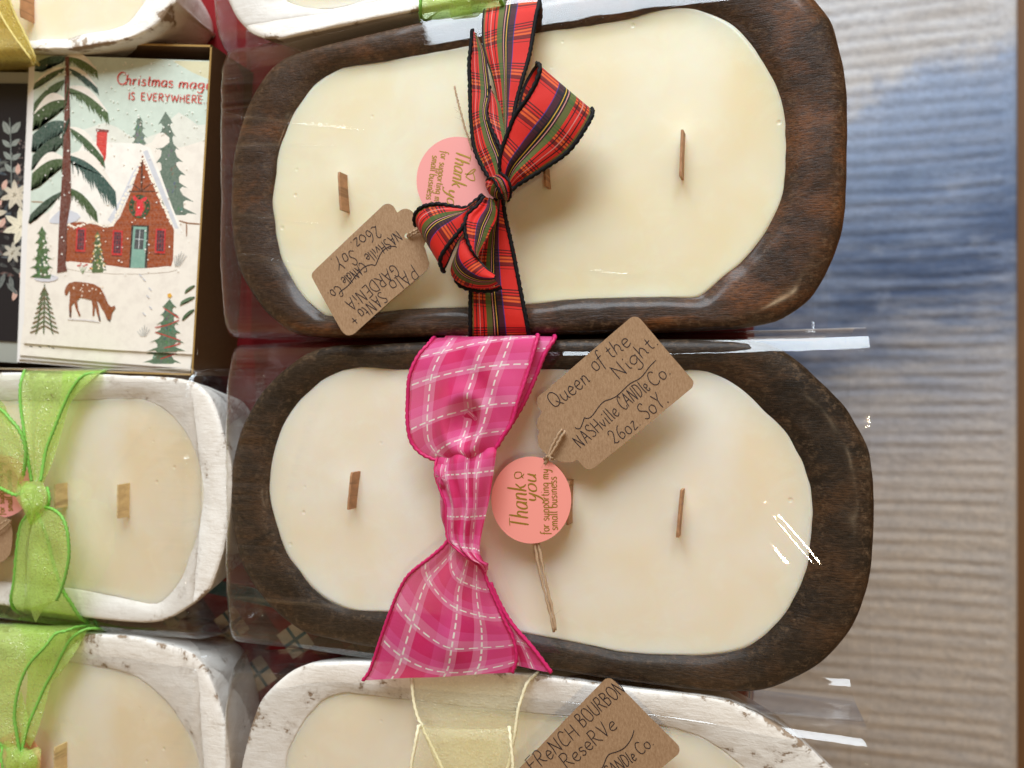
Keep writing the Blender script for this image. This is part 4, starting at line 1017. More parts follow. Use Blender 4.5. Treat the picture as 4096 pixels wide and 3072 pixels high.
PENK = [0]
def pen(mb, pts, z, w, mat=0, vary=0.0, up=None, lift=0.00012):
    """a flat pen line along photo points pts lying at height z; w = width in photo px"""
    PENK[0] += 1
    if lift: lift = lift + 0.000003 * (PENK[0] % 12)
    n = max(8, int(3.2 * len(pts)))
    p = crom(pts, n) if len(pts) > 2 else np.linspace(pts[0], pts[-1], 6)
    n = len(p)
    t = np.gradient(p, axis=0); t /= np.linalg.norm(t, axis=1)[:, None] + 1e-9
    nr = np.stack([-t[:, 1], t[:, 0]], 1)
    vs, fs = [], []
    for i in range(n):
        ww = w * 0.5
        if vary and up is not None: ww *= 0.55 + vary * abs(float(np.dot(t[i], up)))
        if i in (0, n - 1): ww *= 0.6
        zz = z(p[i]) if callable(z) else z
        for s in (-1, 1):
            vs.append(P(p[i, 0] + nr[i, 0] * ww * s, p[i, 1] + nr[i, 1] * ww * s, zz + lift))
    for i in range(n - 1):
        fs.append([2 * i, 2 * i + 1, 2 * i + 3, 2 * i + 2])
    mb.add(vs, fs, mat)

def write(mb, s, p0, p1, cap, z, w, mat=0, slant=0.0, vary=0.0, jit=0.0, tilt=None, lift=0.00012):
    """write s along p0 -> p1 (baseline, photo px), capitals cap px tall"""
    st, L = strokes(s)
    p0, p1 = np.array(p0, float), np.array(p1, float)
    d = p1 - p0; ln = np.linalg.norm(d); d /= ln
    up = np.array([d[1], -d[0]])
    if tilt is not None: up = np.array(tilt, float) / np.linalg.norm(tilt)
    kx, ky = ln / L, cap / 9.0
    for q in st:
        pts = [p0 + d * ((a + slant * b) * kx) + up * (b * ky) for a, b in q]
        if jit:
            pts = [p + rng.normal(0, jit, 2) for p in pts]
        pen(mb, np.array(pts), z, w, mat, vary, up, lift)

def sheet(poly, z, th, mats, name, parent, holes=(), smooth_iter=0):
    """a flat card with real thickness from a photo outline; z may be a function of the photo point"""
    poly = [np.array(p, float) for p in poly]
    zf = z if callable(z) else (lambda p: z)
    bm = bmesh.new()
    off = np.array(parent.location)
    def ring(pts, dz):
        return [bm.verts.new(tuple(P(p[0], p[1], zf(p) + dz) - off)) for p in pts]
    loops = [poly] + [[np.array((h[0] + h[2] * math.cos(a), h[1] + h[2] * math.sin(a))) for a in np.linspace(0, 2 * math.pi, 20, endpoint=False)] for h in holes]
    tops = [ring(l, 0) for l in loops]; bots = [ring(l, -th) for l in loops]
    for side in (tops, bots):
        es = []
        for r in side:
            for a, b in zip(r, r[1:] + r[:1]):
                es.append(bm.edges.new((a, b)))
        bmesh.ops.triangle_fill(bm, use_beauty=True, use_dissolve=False, edges=es)
    for tp, bt in zip(tops, bots):
        for k in range(len(tp)):
            k2 = (k + 1) % len(tp)
            bm.faces.new((tp[k], tp[k2], bt[k2], bt[k]))
    bmesh.ops.recalc_face_normals(bm, faces=bm.faces)
    me = bpy.data.meshes.new(name)
    bm.to_mesh(me); bm.free()
    for m in mats: me.materials.append(m)
    o = bpy.data.objects.new(name, me)
    return link(o, parent)

def disc(px, rx, ry, n=72):
    return [(px[0] + rx * math.cos(a), px[1] + ry * math.sin(a)) for a in np.linspace(0, 2 * math.pi, n, endpoint=False)]

# ---------------------------------------------------------------- kraft tags
TAG2 = [(2518,1274),(2526,1269),(2534,1267),(2544,1267),(2552,1269),(2563,1277),(2660,1392),(2768,1517),(2773,1525),(2774,1533),(2772,1542),(2768,1551),(2758,1560),(2600,1690),(2385,1865),(2371,1874),(2355,1878),(2339,1872),(2328,1861),(2311,1841),(2302,1841),(2293,1847),(2275,1850),(2257,1849),(2233,1844),(2211,1835),(2190,1823),(2174,1808),(2159,1790),(2151,1768),(2151,1745),(2159,1726),(2150,1715),(2148,1698),(2150,1680),(2157,1664),(2169,1648),(2158,1636),(2150,1620),(2148,1606),(2150,1592),(2157,1582),(2170,1572),(2183,1563),(2350,1418)]
TAG1 = [(1247,1109),(1247,1100),(1250,1090),(1262,1077),(1400,946),(1522,831),(1531,822),(1540,817),(1550,815),(1560,816),(1573,824),(1580,834),(1584,843),(1590,850),(1602,841),(1613,836),(1626,835),(1640,839),(1649,846),(1660,858),(1665,870),(1675,886),(1690,900),(1700,920),(1704,945),(1702,968),(1696,985),(1702,998),(1706,1015),(1713,1038),(1717,1050),(1716,1064),(1711,1074),(1702,1084),(1560,1205),(1429,1324),(1420,1332),(1410,1338),(1400,1341),(1391,1341),(1382,1338),(1374,1332),(1366,1323),(1310,1225)]
TAG3 = [(2414,2722),(2421,2716),(2430,2713),(2440,2713),(2449,2717),(2463,2728),(2600,2868),(2707,2974),(2715,2984),(2718,2996),(2717,3008),(2712,3018),(2600,3110),(2400,3290),(2330,3340),(2270,3330),(2210,3290),(2150,3230),(2090,3170),(2060,3110),(2066,3085),(2099,3050),(2250,2890)]
def z2(p): return 0.0588 + 0.0042 * (p[0] - 2150) / 620.0 + 0.0016 * (1560 - p[1]) / 300
def z1(p): return 0.0575 + 0.0018 * (1330 - p[1]) / 500.0
def z3(p): return 0.0600 + 0.0022 * (3100 - p[1]) / 400.0

t2 = thing('gift_tag', 'kraft paper gift tag handwritten with the words queen of the night', 'gift tag', P(2450, 1570, 0.06))
sheet(TAG2, z2, 0.0006, [M['kraft']], 'paper_tag', t2, holes=[(2251, 1729, 12)])
mb = MB()
zz = lambda a, b: (2000 + a / 2.1833, 1240 + b / 2.1833)
def wz(*a, **k): write(mb, *a, **k)
wz('Queen', zz(480, 868), zz(796, 618), 66, z2, 3.4, jit=1.1)
wz('of', zz(834, 540), zz(930, 464), 66, z2, 3.4, jit=1.1)
wz('the', zz(968, 432), zz(1152, 298), 64, z2, 3.4, jit=1.1)
wz('Night.', zz(1038, 612), zz(1392, 290), 62, z2, 3.4, jit=1.1)
wz('NASHville', zz(704, 1216), zz(1050, 905), 56, z2, 3.3, jit=1.0)
wz('CANDle', zz(1080, 880), zz(1318, 690), 58, z2, 3.3, jit=1.0)
wz('Co.', zz(1340, 676), zz(1500, 556), 58, z2, 3.3, jit=1.0)
wz('26oz.', zz(1000, 1180), zz(1240, 1000), 58, z2, 3.4, jit=1.0)
wz('SoY.', zz(1270, 965), zz(1480, 800), 66, z2, 3.4, jit=1.0)
pen(mb, np.array([zz(*q) for q in ((655,1024),(672,1036),(700,1032),(722,985),(737,942),(752,946),(785,940),(820,905),(870,835),(915,795),(960,780),(1020,750),(1080,695),(1140,640),(1230,590),(1310,490),(1362,438))]), z2, 3.6)
mb.build('handwriting', [M['ink']], t2)

t1 = thing('gift_tag', 'kraft paper gift tag lying upside down beside the tartan bow loop', 'gift tag', P(1480, 1080, 0.057))
sheet(TAG1, z1, 0.0006, [M['kraft']], 'paper_tag', t1, holes=[(1629, 944, 11)])
mb = MB()
zz = lambda a, b: (1100 + a / 2.37, 700 + b / 2.37)
wz('26oz.', zz(955, 470), zz(708, 640), 54, z1, 3.1, jit=1.0)
wz('SoY.', zz(742, 705), zz(520, 800), 58, z1, 3.1, jit=1.0)
wz('NASHville', zz(1150, 525), zz(838, 762), 44, z1, 3.0, jit=0.9)
wz('CANdle', zz(820, 820), zz(618, 985), 44, z1, 3.0, jit=0.9)
wz('Co.', zz(590, 1040), zz(490, 1120), 48, z1, 3.0, jit=0.9)
wz('PAlo', zz(1292, 850), zz(1068, 1022), 58, z1, 3.1, jit=1.0)
wz('GARDENiA', zz(1120, 835), zz(655, 1198), 52, z1, 3.1, jit=1.0)
wz('SANto +', zz(1000, 1098), zz(700, 1360), 50, z1, 3.1, jit=1.0)
pen(mb, np.array([zz(*q) for q in ((1155,686),(1130,676),(1080,680),(1020,720),(985,780),(960,840),(945,858),(925,850),(880,856),(830,885),(770,950),(720,1015),(680,1060),(620,1104),(607,1135))]), z1, 3.2)
mb.build('handwriting', [M['ink']], t1)

t3 = thing('gift_tag', 'kraft paper gift tag handwritten french bourbon reserve on the cream bow candle', 'gift tag', P(2420, 3000, 0.06))
sheet(TAG3, z3, 0.0006, [M['kraft']], 'paper_tag', t3, holes=[(2170, 3190, 12)])
mb = MB()
zz = lambda a, b: (1600 + a / 1.8433, 2600 + b / 1.8433)
wz('FReNCH', zz(985, 905), zz(1330, 630), 62, z3, 3.4, jit=1.1)
wz('BOURBON', zz(1350, 575), zz(1668, 300), 60, z3, 3.4, jit=1.1)
wz('ReseRVe', zz(1235, 880), zz(1610, 570), 62, z3, 3.4, jit=1.1)
wz('NASHville', zz(1260, 1160), zz(1530, 960), 50, z3, 3.3, jit=1.0)
wz('CANDle', zz(1545, 948), zz(1752, 805), 52, z3, 3.3, jit=1.0)
wz('Co.', zz(1772, 780), zz(1880, 695), 52, z3, 3.3, jit=1.0)
pen(mb, np.array([zz(*q) for q in ((1390,960),(1450,890),(1492,868),(1520,800),(1545,768),(1600,750),(1650,725),(1690,680),(1715,630),(1725,590))]), z3, 3.6)
mb.build('handwriting', [M['ink']], t3)

t4 = thing('gift_tag', 'plain brown edge of a kraft tag under the green bow below the card box', 'gift tag', P(-50, 2160, 0.058))
sheet([(-190,2060),(-100,2040),(0,2062),(30,2074),(44,2092),(50,2130),(48,2180),(40,2218),(20,2240),(-40,2270),(-180,2300)], 0.0582, 0.0006, [M['kraft']], 'paper_tag', t4)

# ---------------------------------------------------------------- twine
def twine(name, label, lines, z, r=0.00062, fuzz=10):
    c = P(lines[0][0][0], lines[0][0][1], 0.057)
    t = thing(name, label, 'twine', c)
    for k, ln in enumerate(lines):
        mb = MB()
        p = crom([P(q[0], q[1], (q[2] if len(q) > 2 else z) * MM) for q in ln], 44)
        p = p + np.array([[0.00015 * math.sin(3.0 * i), 0.00015 * math.cos(2.3 * i), 0] for i in range(44)])
        tube(mb, p, r, 0, 8, twist=2 * math.pi / 0.0035)
        for j in range(fuzz):
            i = random.randrange(3, 41)
            b = p[i]
            d = np.array([random.uniform(-1, 1), random.uniform(-1, 1), random.uniform(0, .6)]); d /= np.linalg.norm(d)
            e = np.array([random.uniform(-1, 1), random.uniform(-1, 1), 0]) * 0.0012
            ll = random.uniform(.0015, .004)
            tube(mb, [b, b + d * ll * .5 + e * .5, b + d * ll + e], 0.00004, 0, 4)
        mb.build('strand', [M['twine']], t)
    return t
twine('twine', 'jute twine looped through the queen of the night tag and under the coral sticker', [
    [(2251, 1728, 58.6), (2244, 1722, 60.6), (2226, 1752, 60.6), (2206, 1790, 60.2), (2190, 1832, 59.4), (2165, 1880, 56.8), (2150, 1960, 56.6), (2140, 2080, 56.6), (2142, 2180, 57), (2155, 2270, 57), (2178, 2370, 57.0), (2200, 2450, 57.2), (2216, 2528, 57.4)],
    [(2252, 1734, 58.6), (2258, 1728, 60.6), (2238, 1760, 60.6), (2216, 1800, 60.2), (2192, 1834, 59.4), (2172, 1890, 56.8), (2160, 1980, 56.6), (2152, 2100, 56.6), (2156, 2180, 57), (2172, 2270, 57), (2190, 2360, 57.2), (2212, 2450, 57.4), (2222, 2520, 57.6)],
    [(2172, 1836, 57.6), (2190, 1828, 60.4), (2205, 1832, 60.2), (2214, 1838, 58.8)]], 57, fuzz=14)
twine('twine', 'thin jute twine end sticking out above the rose pink sticker', [[(1818, 346, 57), (1830, 400, 57), (1846, 460, 57), (1862, 520, 57), (1876, 556, 56.8), (1888, 600, 56.4)]], 57, r=0.00045, fuzz=9)
twine('twine', 'short jute twine through the hole of the upside down tag', [[(1629, 946, 57.8), (1636, 936, 60.2), (1652, 926, 60.8), (1668, 918, 61), (1690, 908, 61), (1730, 900, 60)], [(1631, 950, 57.8), (1642, 944, 60), (1660, 934, 60.6), (1680, 924, 60.6), (1720, 912, 60)]], 59, r=0.0005, fuzz=5)
twine('twine', 'pale twine tied to the tag under the green bow below the card box', [[(-60, 2130, 60), (-10, 2105, 60.5), (20, 2085, 60.5), (40, 2080, 60)], [(-60, 2140, 60), (0, 2120, 60.5), (44, 2082, 60)]], 60, r=0.0004, fuzz=5)

# ---------------------------------------------------------------- round stickers
def sticker(label, c, rx, ry, z, paper, foil):
    t = thing('round_sticker', label, 'sticker', P(*c, z))
    sheet(disc(c, rx, ry), z, 0.00025, [paper], 'paper_disc', t)
    return t
s2 = sticker('coral round sticker reading thank you next to the pink bow', (2125, 2000), 160, 174, 0.0586, M['pink_paper'], None)
mb = MB()
wz('Thank', (2116, 2116), (2104, 1936), 76, 0.0586, 4.8, slant=0.28, vary=0.8)
wz('you', (2150, 2010), (2143, 1896), 60, 0.0586, 4.8, slant=0.28, vary=0.8)
wz('for supporting my', (2197, 2138), (2194, 1876), 36, 0.0586, 3.3)
wz('small business', (2231, 2120), (2226, 1906), 36, 0.0586, 3.3)
hz = lambda a, b: (1900 + a / 1.843, 1700 + b / 1.843)
pen(mb, np.array([hz(*q) for q in ((358,392),(345,378),(340,352),(318,346),(300,350),(291,366),(296,388),(320,392),(350,374),(362,358))]), 0.0586, 3.5)
mb.build('lettering', [M['bronze_ink']], s2)
s1 = sticker('rose pink round sticker with gold foil thank you under the tartan bow', (1830, 722), 164, 175, 0.0566, M['rose_paper'], None)
mb = MB()
wz('Thank', (1826, 596), (1806, 742), 60, 0.0566, 4.8, slant=0.28, vary=0.8)
wz('you', (1792, 752), (1784, 850), 50, 0.0566, 4.8, slant=0.28, vary=0.8)
wz('for supporting my', (1766, 602), (1734, 818), 30, 0.0566, 3.2)
wz('small business', (1730, 620), (1704, 796), 30, 0.0566, 3.2)
hz = lambda a, b: (1500 + a / 2.212, 0 + b / 2.212)
pen(mb, np.array([hz(*q) for q in ((795,1535),(820,1540),(852,1535),(880,1512),(885,1498),(870,1498),(840,1520),(805,1560),(820,1575),(845,1592),(868,1596),(882,1590),(878,1560),(866,1530))]), 0.0566, 4)
mb.build('lettering', [M['gold_foil']], s1)
s3 = sticker('pink round sticker half covered by the green bow below the card box', (-2, 1945), 132, 126, 0.0580, M['rose_paper'], None)
mb = MB()
wz('for supporting my', (18, 2060), (10, 1850), 26, 0.0580, 4)
wz('small business', (50, 2045), (44, 1880), 26, 0.0580, 4)
mb.build('lettering', [M['bronze_ink']], s3)
s4 = sticker('orange pink round sticker peeking out beneath the lowest green bow', (66, 3040), 98, 110, 0.0584, M['pink_paper'], None)
# ---------------------------------------------------------------- open card box and greeting cards
BH = 0.039
bx = thing('card_box', 'open brown card box with gold edges holding the greeting cards', 'box', P(500, 900, 0))
TRc, BRc = P(848, 180, BH), P(771, 1502, BH)
TLc, BLc = P(-420, 152, BH), P(-480, 1462, BH)
def wall(mb, a, b, th, h0, h1, inward, mat=0):
    a, b = a.copy(), b.copy(); d = (b - a); d[2] = 0; d /= np.linalg.norm(d)
    n = np.array([-d[1], d[0], 0]) * inward * th
    v = []
    for z in (h0, h1):
        for q in (a, b, b + n, a + n):
            v.append((q[0], q[1], z))
    mb.add(v, [[0,1,2,3],[4,5,6,7],[0,1,5,4],[1,2,6,5],[2,3,7,6],[3,0,4,7]], mat, smooth=False)
mb = MB()
ctr = (TRc + BRc + TLc + BLc) / 4
for a, b in ((TRc, BRc), (BRc, BLc), (BLc, TLc), (TLc, TRc)):
    d = b - a; n = np.array([-d[1], d[0], 0]); inw = 1 if np.dot(n, ctr - a) > 0 else -1
    wall(mb, a, b, 0.0011, 0.0002, BH - 0.0003, inw)
mb.add([(q[0], q[1], 0.0008) for q in (TRc, BRc, BLc, TLc)], [[0, 1, 2, 3]], 0)
mb.build('tray', [M['box']], bx)
mb = MB()
for a, b in ((TRc, BRc), (BRc, BLc), (BLc, TLc), (TLc, TRc)):
    d = b - a; n = np.array([-d[1], d[0], 0]); inw = 1 if np.dot(n, ctr - a) > 0 else -1
    wall(mb, a, b, 0.0011, BH - 0.0003, BH, inw)
mb.build('rim_edge', [M['gold_edge']], bx)

class Art:
    """flat printed shapes stacked a hair apart on a card"""
    def __init__(self, z): self.mb, self.z, self.k = MB(), z, 0
    def poly(self, col, pts, smooth=0, lift=None):
        self.k += 1
        p = np.array(pts, float)
        if smooth: p = chaikin(p, smooth)
        z = self.z + 0.00004 + 0.0000006 * self.k
        bm = bmesh.new()
        vs = [bm.verts.new(tuple(P(a, b, z))) for a, b in p]
        try: f = bm.faces.new(vs)
        except ValueError: bm.free(); return
        bmesh.ops.triangulate(bm, faces=[f], ngon_method='EAR_CLIP')
        bm.normal_update()
        bm.verts.index_update()
        co = [tuple(v.co) for v in bm.verts]
        fs = []
        for g in bm.faces:
            ids = [v.index for v in g.verts]
            fs.append(ids if g.normal.z > 0 else ids[::-1])
        self.mb.add(co, fs, 0, col=lin(*col), smooth=False)
        bm.free()
    def line(self, col, pts, w):
        self.k += 1
        b = len(self.mb.v)
        pen(self.mb, np.array(pts, float), self.z + 0.00004 + 0.0000006 * self.k, w, 0, lift=0)
        for i in range(b, len(self.mb.v)): self.mb.c[i] = lin(*col)
    def dot(self, col, c, r, n=8):
        self.poly(col, [(c[0] + r * math.cos(a), c[1] + r * math.sin(a)) for a in np.linspace(0, 6.283, n, endpoint=False)])
    def text(self, col, s, p0, p1, cap, w, **k):
        b = len(self.mb.v); self.k += 1
        write(self.mb, s, p0, p1, cap, self.z + 0.00004 + 0.0000006 * self.k, w, lift=0, **k)
        for i in range(b, len(self.mb.v)): self.mb.c[i] = lin(*col)
    def bough(self, col, base, tip, thick, n, droop=0.5, snow=None):
        """a hanging fir bough: smooth back, ragged needle fingers below"""
        r = random.Random(int(base[0] * 7 + base[1] * 3))
        thick *= 1.12; n = int(n * 1.7) + 1
        b, t = np.array(base, float), np.array(tip, float)
        back, low = [], []
        for i in range(n + 1):
            f = i / n
            q = b + (t - b) * f + np.array([0, -thick * 0.55 * math.sin(math.pi * f) * droop])
            back.append(q)
        for i in range(n, -1, -1):
            f = i / n
            q = back[i]
            env = thick * (0.35 + 0.65 * math.sin(math.pi * min(1, 0.25 + 0.75 * (1 - f))))
            sx = 6 * np.sign(t[0] - b[0])
            low.append(q + np.array([sx + r.uniform(-2, 2), env * r.uniform(0.8, 1.15)]))
            if i: low.append(q + np.array([-sx * 0.4 - (t[0] - b[0]) / n * 0.45, env * r.uniform(0.36, 0.66)]))
        if snow: self.poly(snow, [p + np.array([0, -thick * 0.42 * math.sin(math.pi * i / n) - 3]) for i, p in enumerate(back)] + [p + np.array([0, thick * .25]) for p in back[::-1]], 1)
        self.poly(col, back + low)
        d2 = tuple(max(0, c - 16) for c in col)
        for i in range(1, n, 2):
            q = back[i]
            self.line(d2, [q + np.array([0, thick * .15]), q + np.array([np.sign(t[0] - b[0]) * 4, thick * .7])], 3)
    def fir(self, col, top, bot, hw, tiers, tip=None):
        r = random.Random(int(top[0] * 11 + top[1]))
        top, bot = np.array(top, float), np.array(bot, float)
        L_, R_ = [], []
        for k in range(tiers):
            f0, f1 = k / tiers, (k + 1) / tiers
            w = hw * (0.25 + 0.75 * f1)
            yo = top + (bot - top) * f1
            yi = top + (bot - top) * (f1 - 0.45 / tiers)
            for S_, sg in ((L_, -1), (R_, 1)):
                S_.append(yi + np.array([sg * w * r.uniform(.45, .6), 0]))
                S_.append(yo + np.array([sg * w * r.uniform(.85, 1.1), r.uniform(-4, 4)]))
                S_.append(yo + np.array([sg * w * r.uniform(.6, .72), r.uniform(-7, -2)]))
                S_.append(yo + np.array([sg * w * r.uniform(.42, .6), r.uniform(2, 7)]))
        self.poly(col, [top] + R_ + L_[::-1])
        for k in range(tiers * 4):
            f = r.uniform(.2, .95)
            q = top + (bot - top) * f + np.array([r.uniform(-.6, .6) * hw * f, 0])
            c2 = tuple(max(0, min(255, c + r.choice((-22, -14, 16)))) for c in col)
            self.line(c2, [q, q + np.array([r.uniform(-9, 9), r.uniform(8, 16)])], r.uniform(3, 6))
    def build(self, name, parent): return self.mb.build(name, [M['print']], parent, colors=True)

def winter_card(z, label, corner, full):
    t = thing('greeting_card', label, 'greeting card', P(450, 800, z))
    sheet(corner, z, 0.0005, [M['paper']], 'card_stock', t)
    A = Art(z)
    SN, SKY = (238, 230, 218), (203, 216, 203)
    if full:
        A.poly(SKY, [(141,220),(838,243),(836,400),(829,560),(760,620),(700,600),(560,620),(400,640),(330,760),(220,870),(118,900),(124,740),(134,400)])
        A.poly((212,206,170), [(690,243),(838,246),(836,318),(770,290)], 0)
        A.poly((224,224,212), [(330,520),(420,490),(470,510),(520,545),(560,560),(640,530),(690,470),(715,450),(750,470),(790,500),(833,498),(824,700),(560,700),(330,640)], 0)
        A.poly(SN, [(112,880),(190,850),(330,700),(420,600),(560,585),(640,560),(720,590),(826,560),(800,900),(790,1418),(430,1398),(92,1372)], 0)
        # far trees
        A.fir((105,122,108), (558,462), (555,580), 42, 4)
        A.fir((98,116,102), (662,446), (690,855), 92, 8)
        A.poly(SN, [(640,520),(690,560),(640,600),(600,580)], 1)
        # roof
        A.poly((244,239,230), [(290,640),(340,566),(560,574),(600,592),(640,690),(690,830),(722,905),(735,935),(712,938),(690,900),(655,815),(615,715),(570,640),(520,760),(470,870),(450,895),(400,898),(330,885),(280,885),(195,890),(200,850),(280,700)], 0)
        A.poly((206,208,214), [(572,606),(590,600),(640,720),(690,850),(715,915),(700,915),(660,820),(610,700)], 0)
        A.poly((212,214,220), [(568,640),(520,760),(470,868),(445,892),(430,880),(480,800),(530,690)], 0)
        # chimney
        A.poly((208,55,48), [(388,522),(430,522),(424,628),(408,676),(374,672),(384,610)])
        A.poly((120,55,48), [(384,514),(436,520),(434,530),(384,526)])
        for k in range(6): A.line((230,95,80), [(394, 545 + k * 20), (414, 547 + k * 20)], 3)
        # cottage walls
        BR_ = (152,72,32)
        A.poly(BR_, [(570,618),(600,690),(640,790),(690,905),(696,920),(692,1040),(684,1068),(610,1074),(520,1076),(430,1066),(330,1054),(262,1046),(270,890),(330,888),(400,902),(452,902),(480,868),(530,750)])
        for k in range(22):
            y = 770 + k * 14
            x0 = 275 if y > 900 else 575 - (y - 618) * 0.41
            x1 = 688 if y > 900 else 565 + (y - 618) * 0.42
            A.line((128,56,24) if k % 2 else (172,88,44), [(x0 + 6, y), ((x0 + x1) / 2, y + 2), (x1 - 6, y + 1)], 2.2)
        A.line((88,46,26), [(568,628),(566,768)], 8); A.line((88,46,26), [(512,766),(620,766)], 7)
        A.line((88,46,26), [(566,764),(530,735)], 5); A.line((88,46,26), [(566,764),(604,735)], 5)
        # wreath
        for k in range(34):
            a = k * 0.185
            c = (558 + 33 * math.cos(a), 826 + 38 * math.sin(a))
            A.dot(((40,66,34), (58,84,40), (30,54,30))[k % 3], c, 10)
        for k in range(10):
            a = k * 0.63 + .2
            A.dot((190,52,44), (558 + 34 * math.cos(a), 826 + 38 * math.sin(a)), 3)
        RD = (214,42,52)
        A.poly(RD, [(556,800),(536,778),(530,792),(538,806)], 1); A.poly(RD, [(558,800),(585,784),(590,796),(578,808)], 1)
        A.poly(RD, [(548,798),(570,800),(576,836),(566,860),(540,866),(546,830)], 0)
        # windows and door
        for (x, y, w, h) in ((303,910,42,96), (448,920,44,100), (620,914,44,98)):
            A.poly((196,40,40), [(x+3,y),(x+w,y+2),(x+w-4,y+h+2),(x-2,y+h)])
            A.poly((74,40,52), [(x+9,y+7),(x+w-7,y+9),(x+w-10,y+h-6),(x+5,y+h-8)])
            for q in (1, 2): A.line((150,44,50), [(x + 5 + q * w * .27, y + 8), (x + 2 + q * w * .27, y + h - 6)], 2)
            for q in range(1, 5): A.line((150,44,50), [(x + 7, y + q * h * .2), (x + w - 8, y + q * h * .2)], 2)
            A.line((92,40,24), [(x - 4, y + h + 3), (x + w - 2, y + h + 5)], 4)
        A.poly((52,44,36), [(526,900),(596,902),(588,1072),(516,1072)])
        A.poly((128,170,154), [(534,906),(588,908),(578,1072),(522,1072)])
        A.poly((70,74,76), [(542,916),(578,918),(572,998),(536,996)])
        A.line((200,206,206), [(560,918),(554,996)], 3); A.line((200,206,206), [(540,956),(576,958)], 3)
        A.dot((60,44,34), (580,1000), 4)
        # light strings
        r = random.Random(4)
        for k in range(34):
            f = k / 33
            A.dot((250,240,222), (570 - 120 * f - r.uniform(0, 5), 640 + 262 * f + r.uniform(-6, 6)), r.uniform(4, 6.5))
            A.dot((250,240,222), (572 + 112 * f + r.uniform(0, 5), 640 + 258 * f + r.uniform(-6, 6)), r.uniform(4, 6.5))
            A.dot((250,240,222), (272 + 180 * f, 896 + 10 * math.sin(f * 9) + r.uniform(-4, 4)), r.uniform(3, 5))
        A.poly(SN, [(262,1044),(330,1050),(440,1062),(520,1074),(610,1072),(690,1062),(720,1085),(520,1100),(250,1080)], 1)
        A.line((150,108,80), [(716,882),(752,892),(800,896)], 5); A.line((150,108,80), [(746,890),(746,945)], 5)
        A.line((170,135,105), [(124,806),(172,808)], 4)
        # lit little tree and berries
        A.fir((84,104,60), (390,925), (392,1085), 40, 6)
        for k in range(46):
            f = r.uniform(.1, 1)
            A.dot(r.choice(((240,226,190), (214,170,90), (120,120,110), (236,214,190))), (390 + r.uniform(-1, 1) * 38 * f, 925 + 155 * f), r.uniform(2.5, 4.5))
        for k in range(9): A.dot((190,52,44), (322 + r.uniform(-14, 40), 1060 + r.uniform(-10, 16)), 3.5)
        for k in range(5): A.line((130,150,110), [(330, 1095), (316 + k * 8, 1066)], 2)
        # big pine
        A.poly((206,208,216), [(196,880),(250,830),(330,860),(300,890),(240,895),(200,893)], 1)
        DG, MG, LG = (52,74,58), (66,88,50), (84,108,58)
        S2 = (240,232,220)
        A.bough((62,92,84), (262,226), (142,252), 42, 7); A.bough(LG, (268,226), (388,282), 44, 8, snow=S2)
        A.bough(MG, (258,270), (138,334), 26, 8, snow=S2); A.bough((48,78,70), (272,270), (390,352), 34, 8, snow=S2)
        A.bough(MG, (258,318), (136,412), 52, 8); A.bough((72,96,56), (274,350), (432,452), 56, 9, snow=S2)
        A.bough(MG, (266,400), (134,458), 66, 8, snow=S2); A.bough((58,84,74), (264,486), (130,540), 80, 7)
        A.bough(DG, (262,540), (130,622), 66, 8); A.bough((60,88,52), (278,510), (414,632), 50, 9, snow=S2)
        A.bough(MG, (258,636), (128,694), 66, 8, snow=S2); A.bough((54,84,76), (278,620), (462,766), 92, 10, snow=S2)
        A.bough(DG, (246,766), (120,860), 40, 9); A.bough(MG, (278,752), (386,846), 62, 9)
        A.poly((104,54,42), [(261,226),(276,226),(280,500),(284,800),(268,900),(262,1050),(268,1084),(228,1092),(236,900),(248,700),(256,500)])
        for k in range(9): A.line((78,40,34), [(262 + 2 * (k % 3), 300 + k * 85), (258 + 3 * (k % 2), 370 + k * 85)], 3)
        A.bough((70,94,56), (274,330), (262,412), 24, 3); A.bough(DG, (278,470), (256,520), 30, 3)
        # firs at the front
        A.poly((212,210,216), [(130,1110),(200,1095),(240,1110),(210,1128),(150,1126)], 1)
        A.fir((74,104,60), (168,905), (168,1110), 56, 6)
        for k in range(22): A.dot((236,232,220), (168 + r.uniform(-38, 38), 940 + r.uniform(0, 160)), r.uniform(3, 5))
        A.line((86,98,64), [(178,1136),(176,1240),(174,1336)], 6)
        for k in range(9):
            y = 1165 + k * 19
            w = 16 + k * 5.2
            for sg in (-1, 1):
                A.line((92,108,70) if k % 2 else (112,92,62), [(177, y - 16), (177 + sg * w * .6, y + 4), (177 + sg * w, y + 14)], 6)
                A.line((78,98,64), [(177 + sg * w * .4, y - 6), (177 + sg * w * .62, y + 20)], 4)
        # deer
        DE = (142,76,36)
        A.poly(DE, [(262,1150),(275,1133),(300,1126),(340,1130),(375,1136),(402,1152),(418,1180),(432,1215),(445,1228),(458,1222),(462,1232),(448,1250),(444,1275),(438,1284),(428,1278),(418,1252),(404,1230),(396,1212),(386,1200),(392,1222),(398,1262),(402,1284),(396,1284),(386,1250),(380,1222),(376,1262),(370,1264),(370,1226),(366,1200),(340,1194),(320,1190),(308,1204),(312,1236),(322,1262),(316,1266),(302,1232),(296,1210),(286,1222),(284,1268),(277,1268),(276,1222),(278,1200),(280,1170),(276,1162),(268,1180),(260,1180),(258,1166)], 0)
        A.line((56,48,50), [(280,1240),(281,1268)], 5); A.line((56,48,50), [(396,1262),(400,1284)], 5)
        A.line((40,36,38), [(434,1278),(440,1286)], 5)
        for k in range(14): A.dot((238,220,200), (300 + r.uniform(-20, 110), 1160 + r.uniform(-22, 30)), 3.2)
        A.line((222,216,214), [(270,1276),(340,1280),(400,1288)], 6)
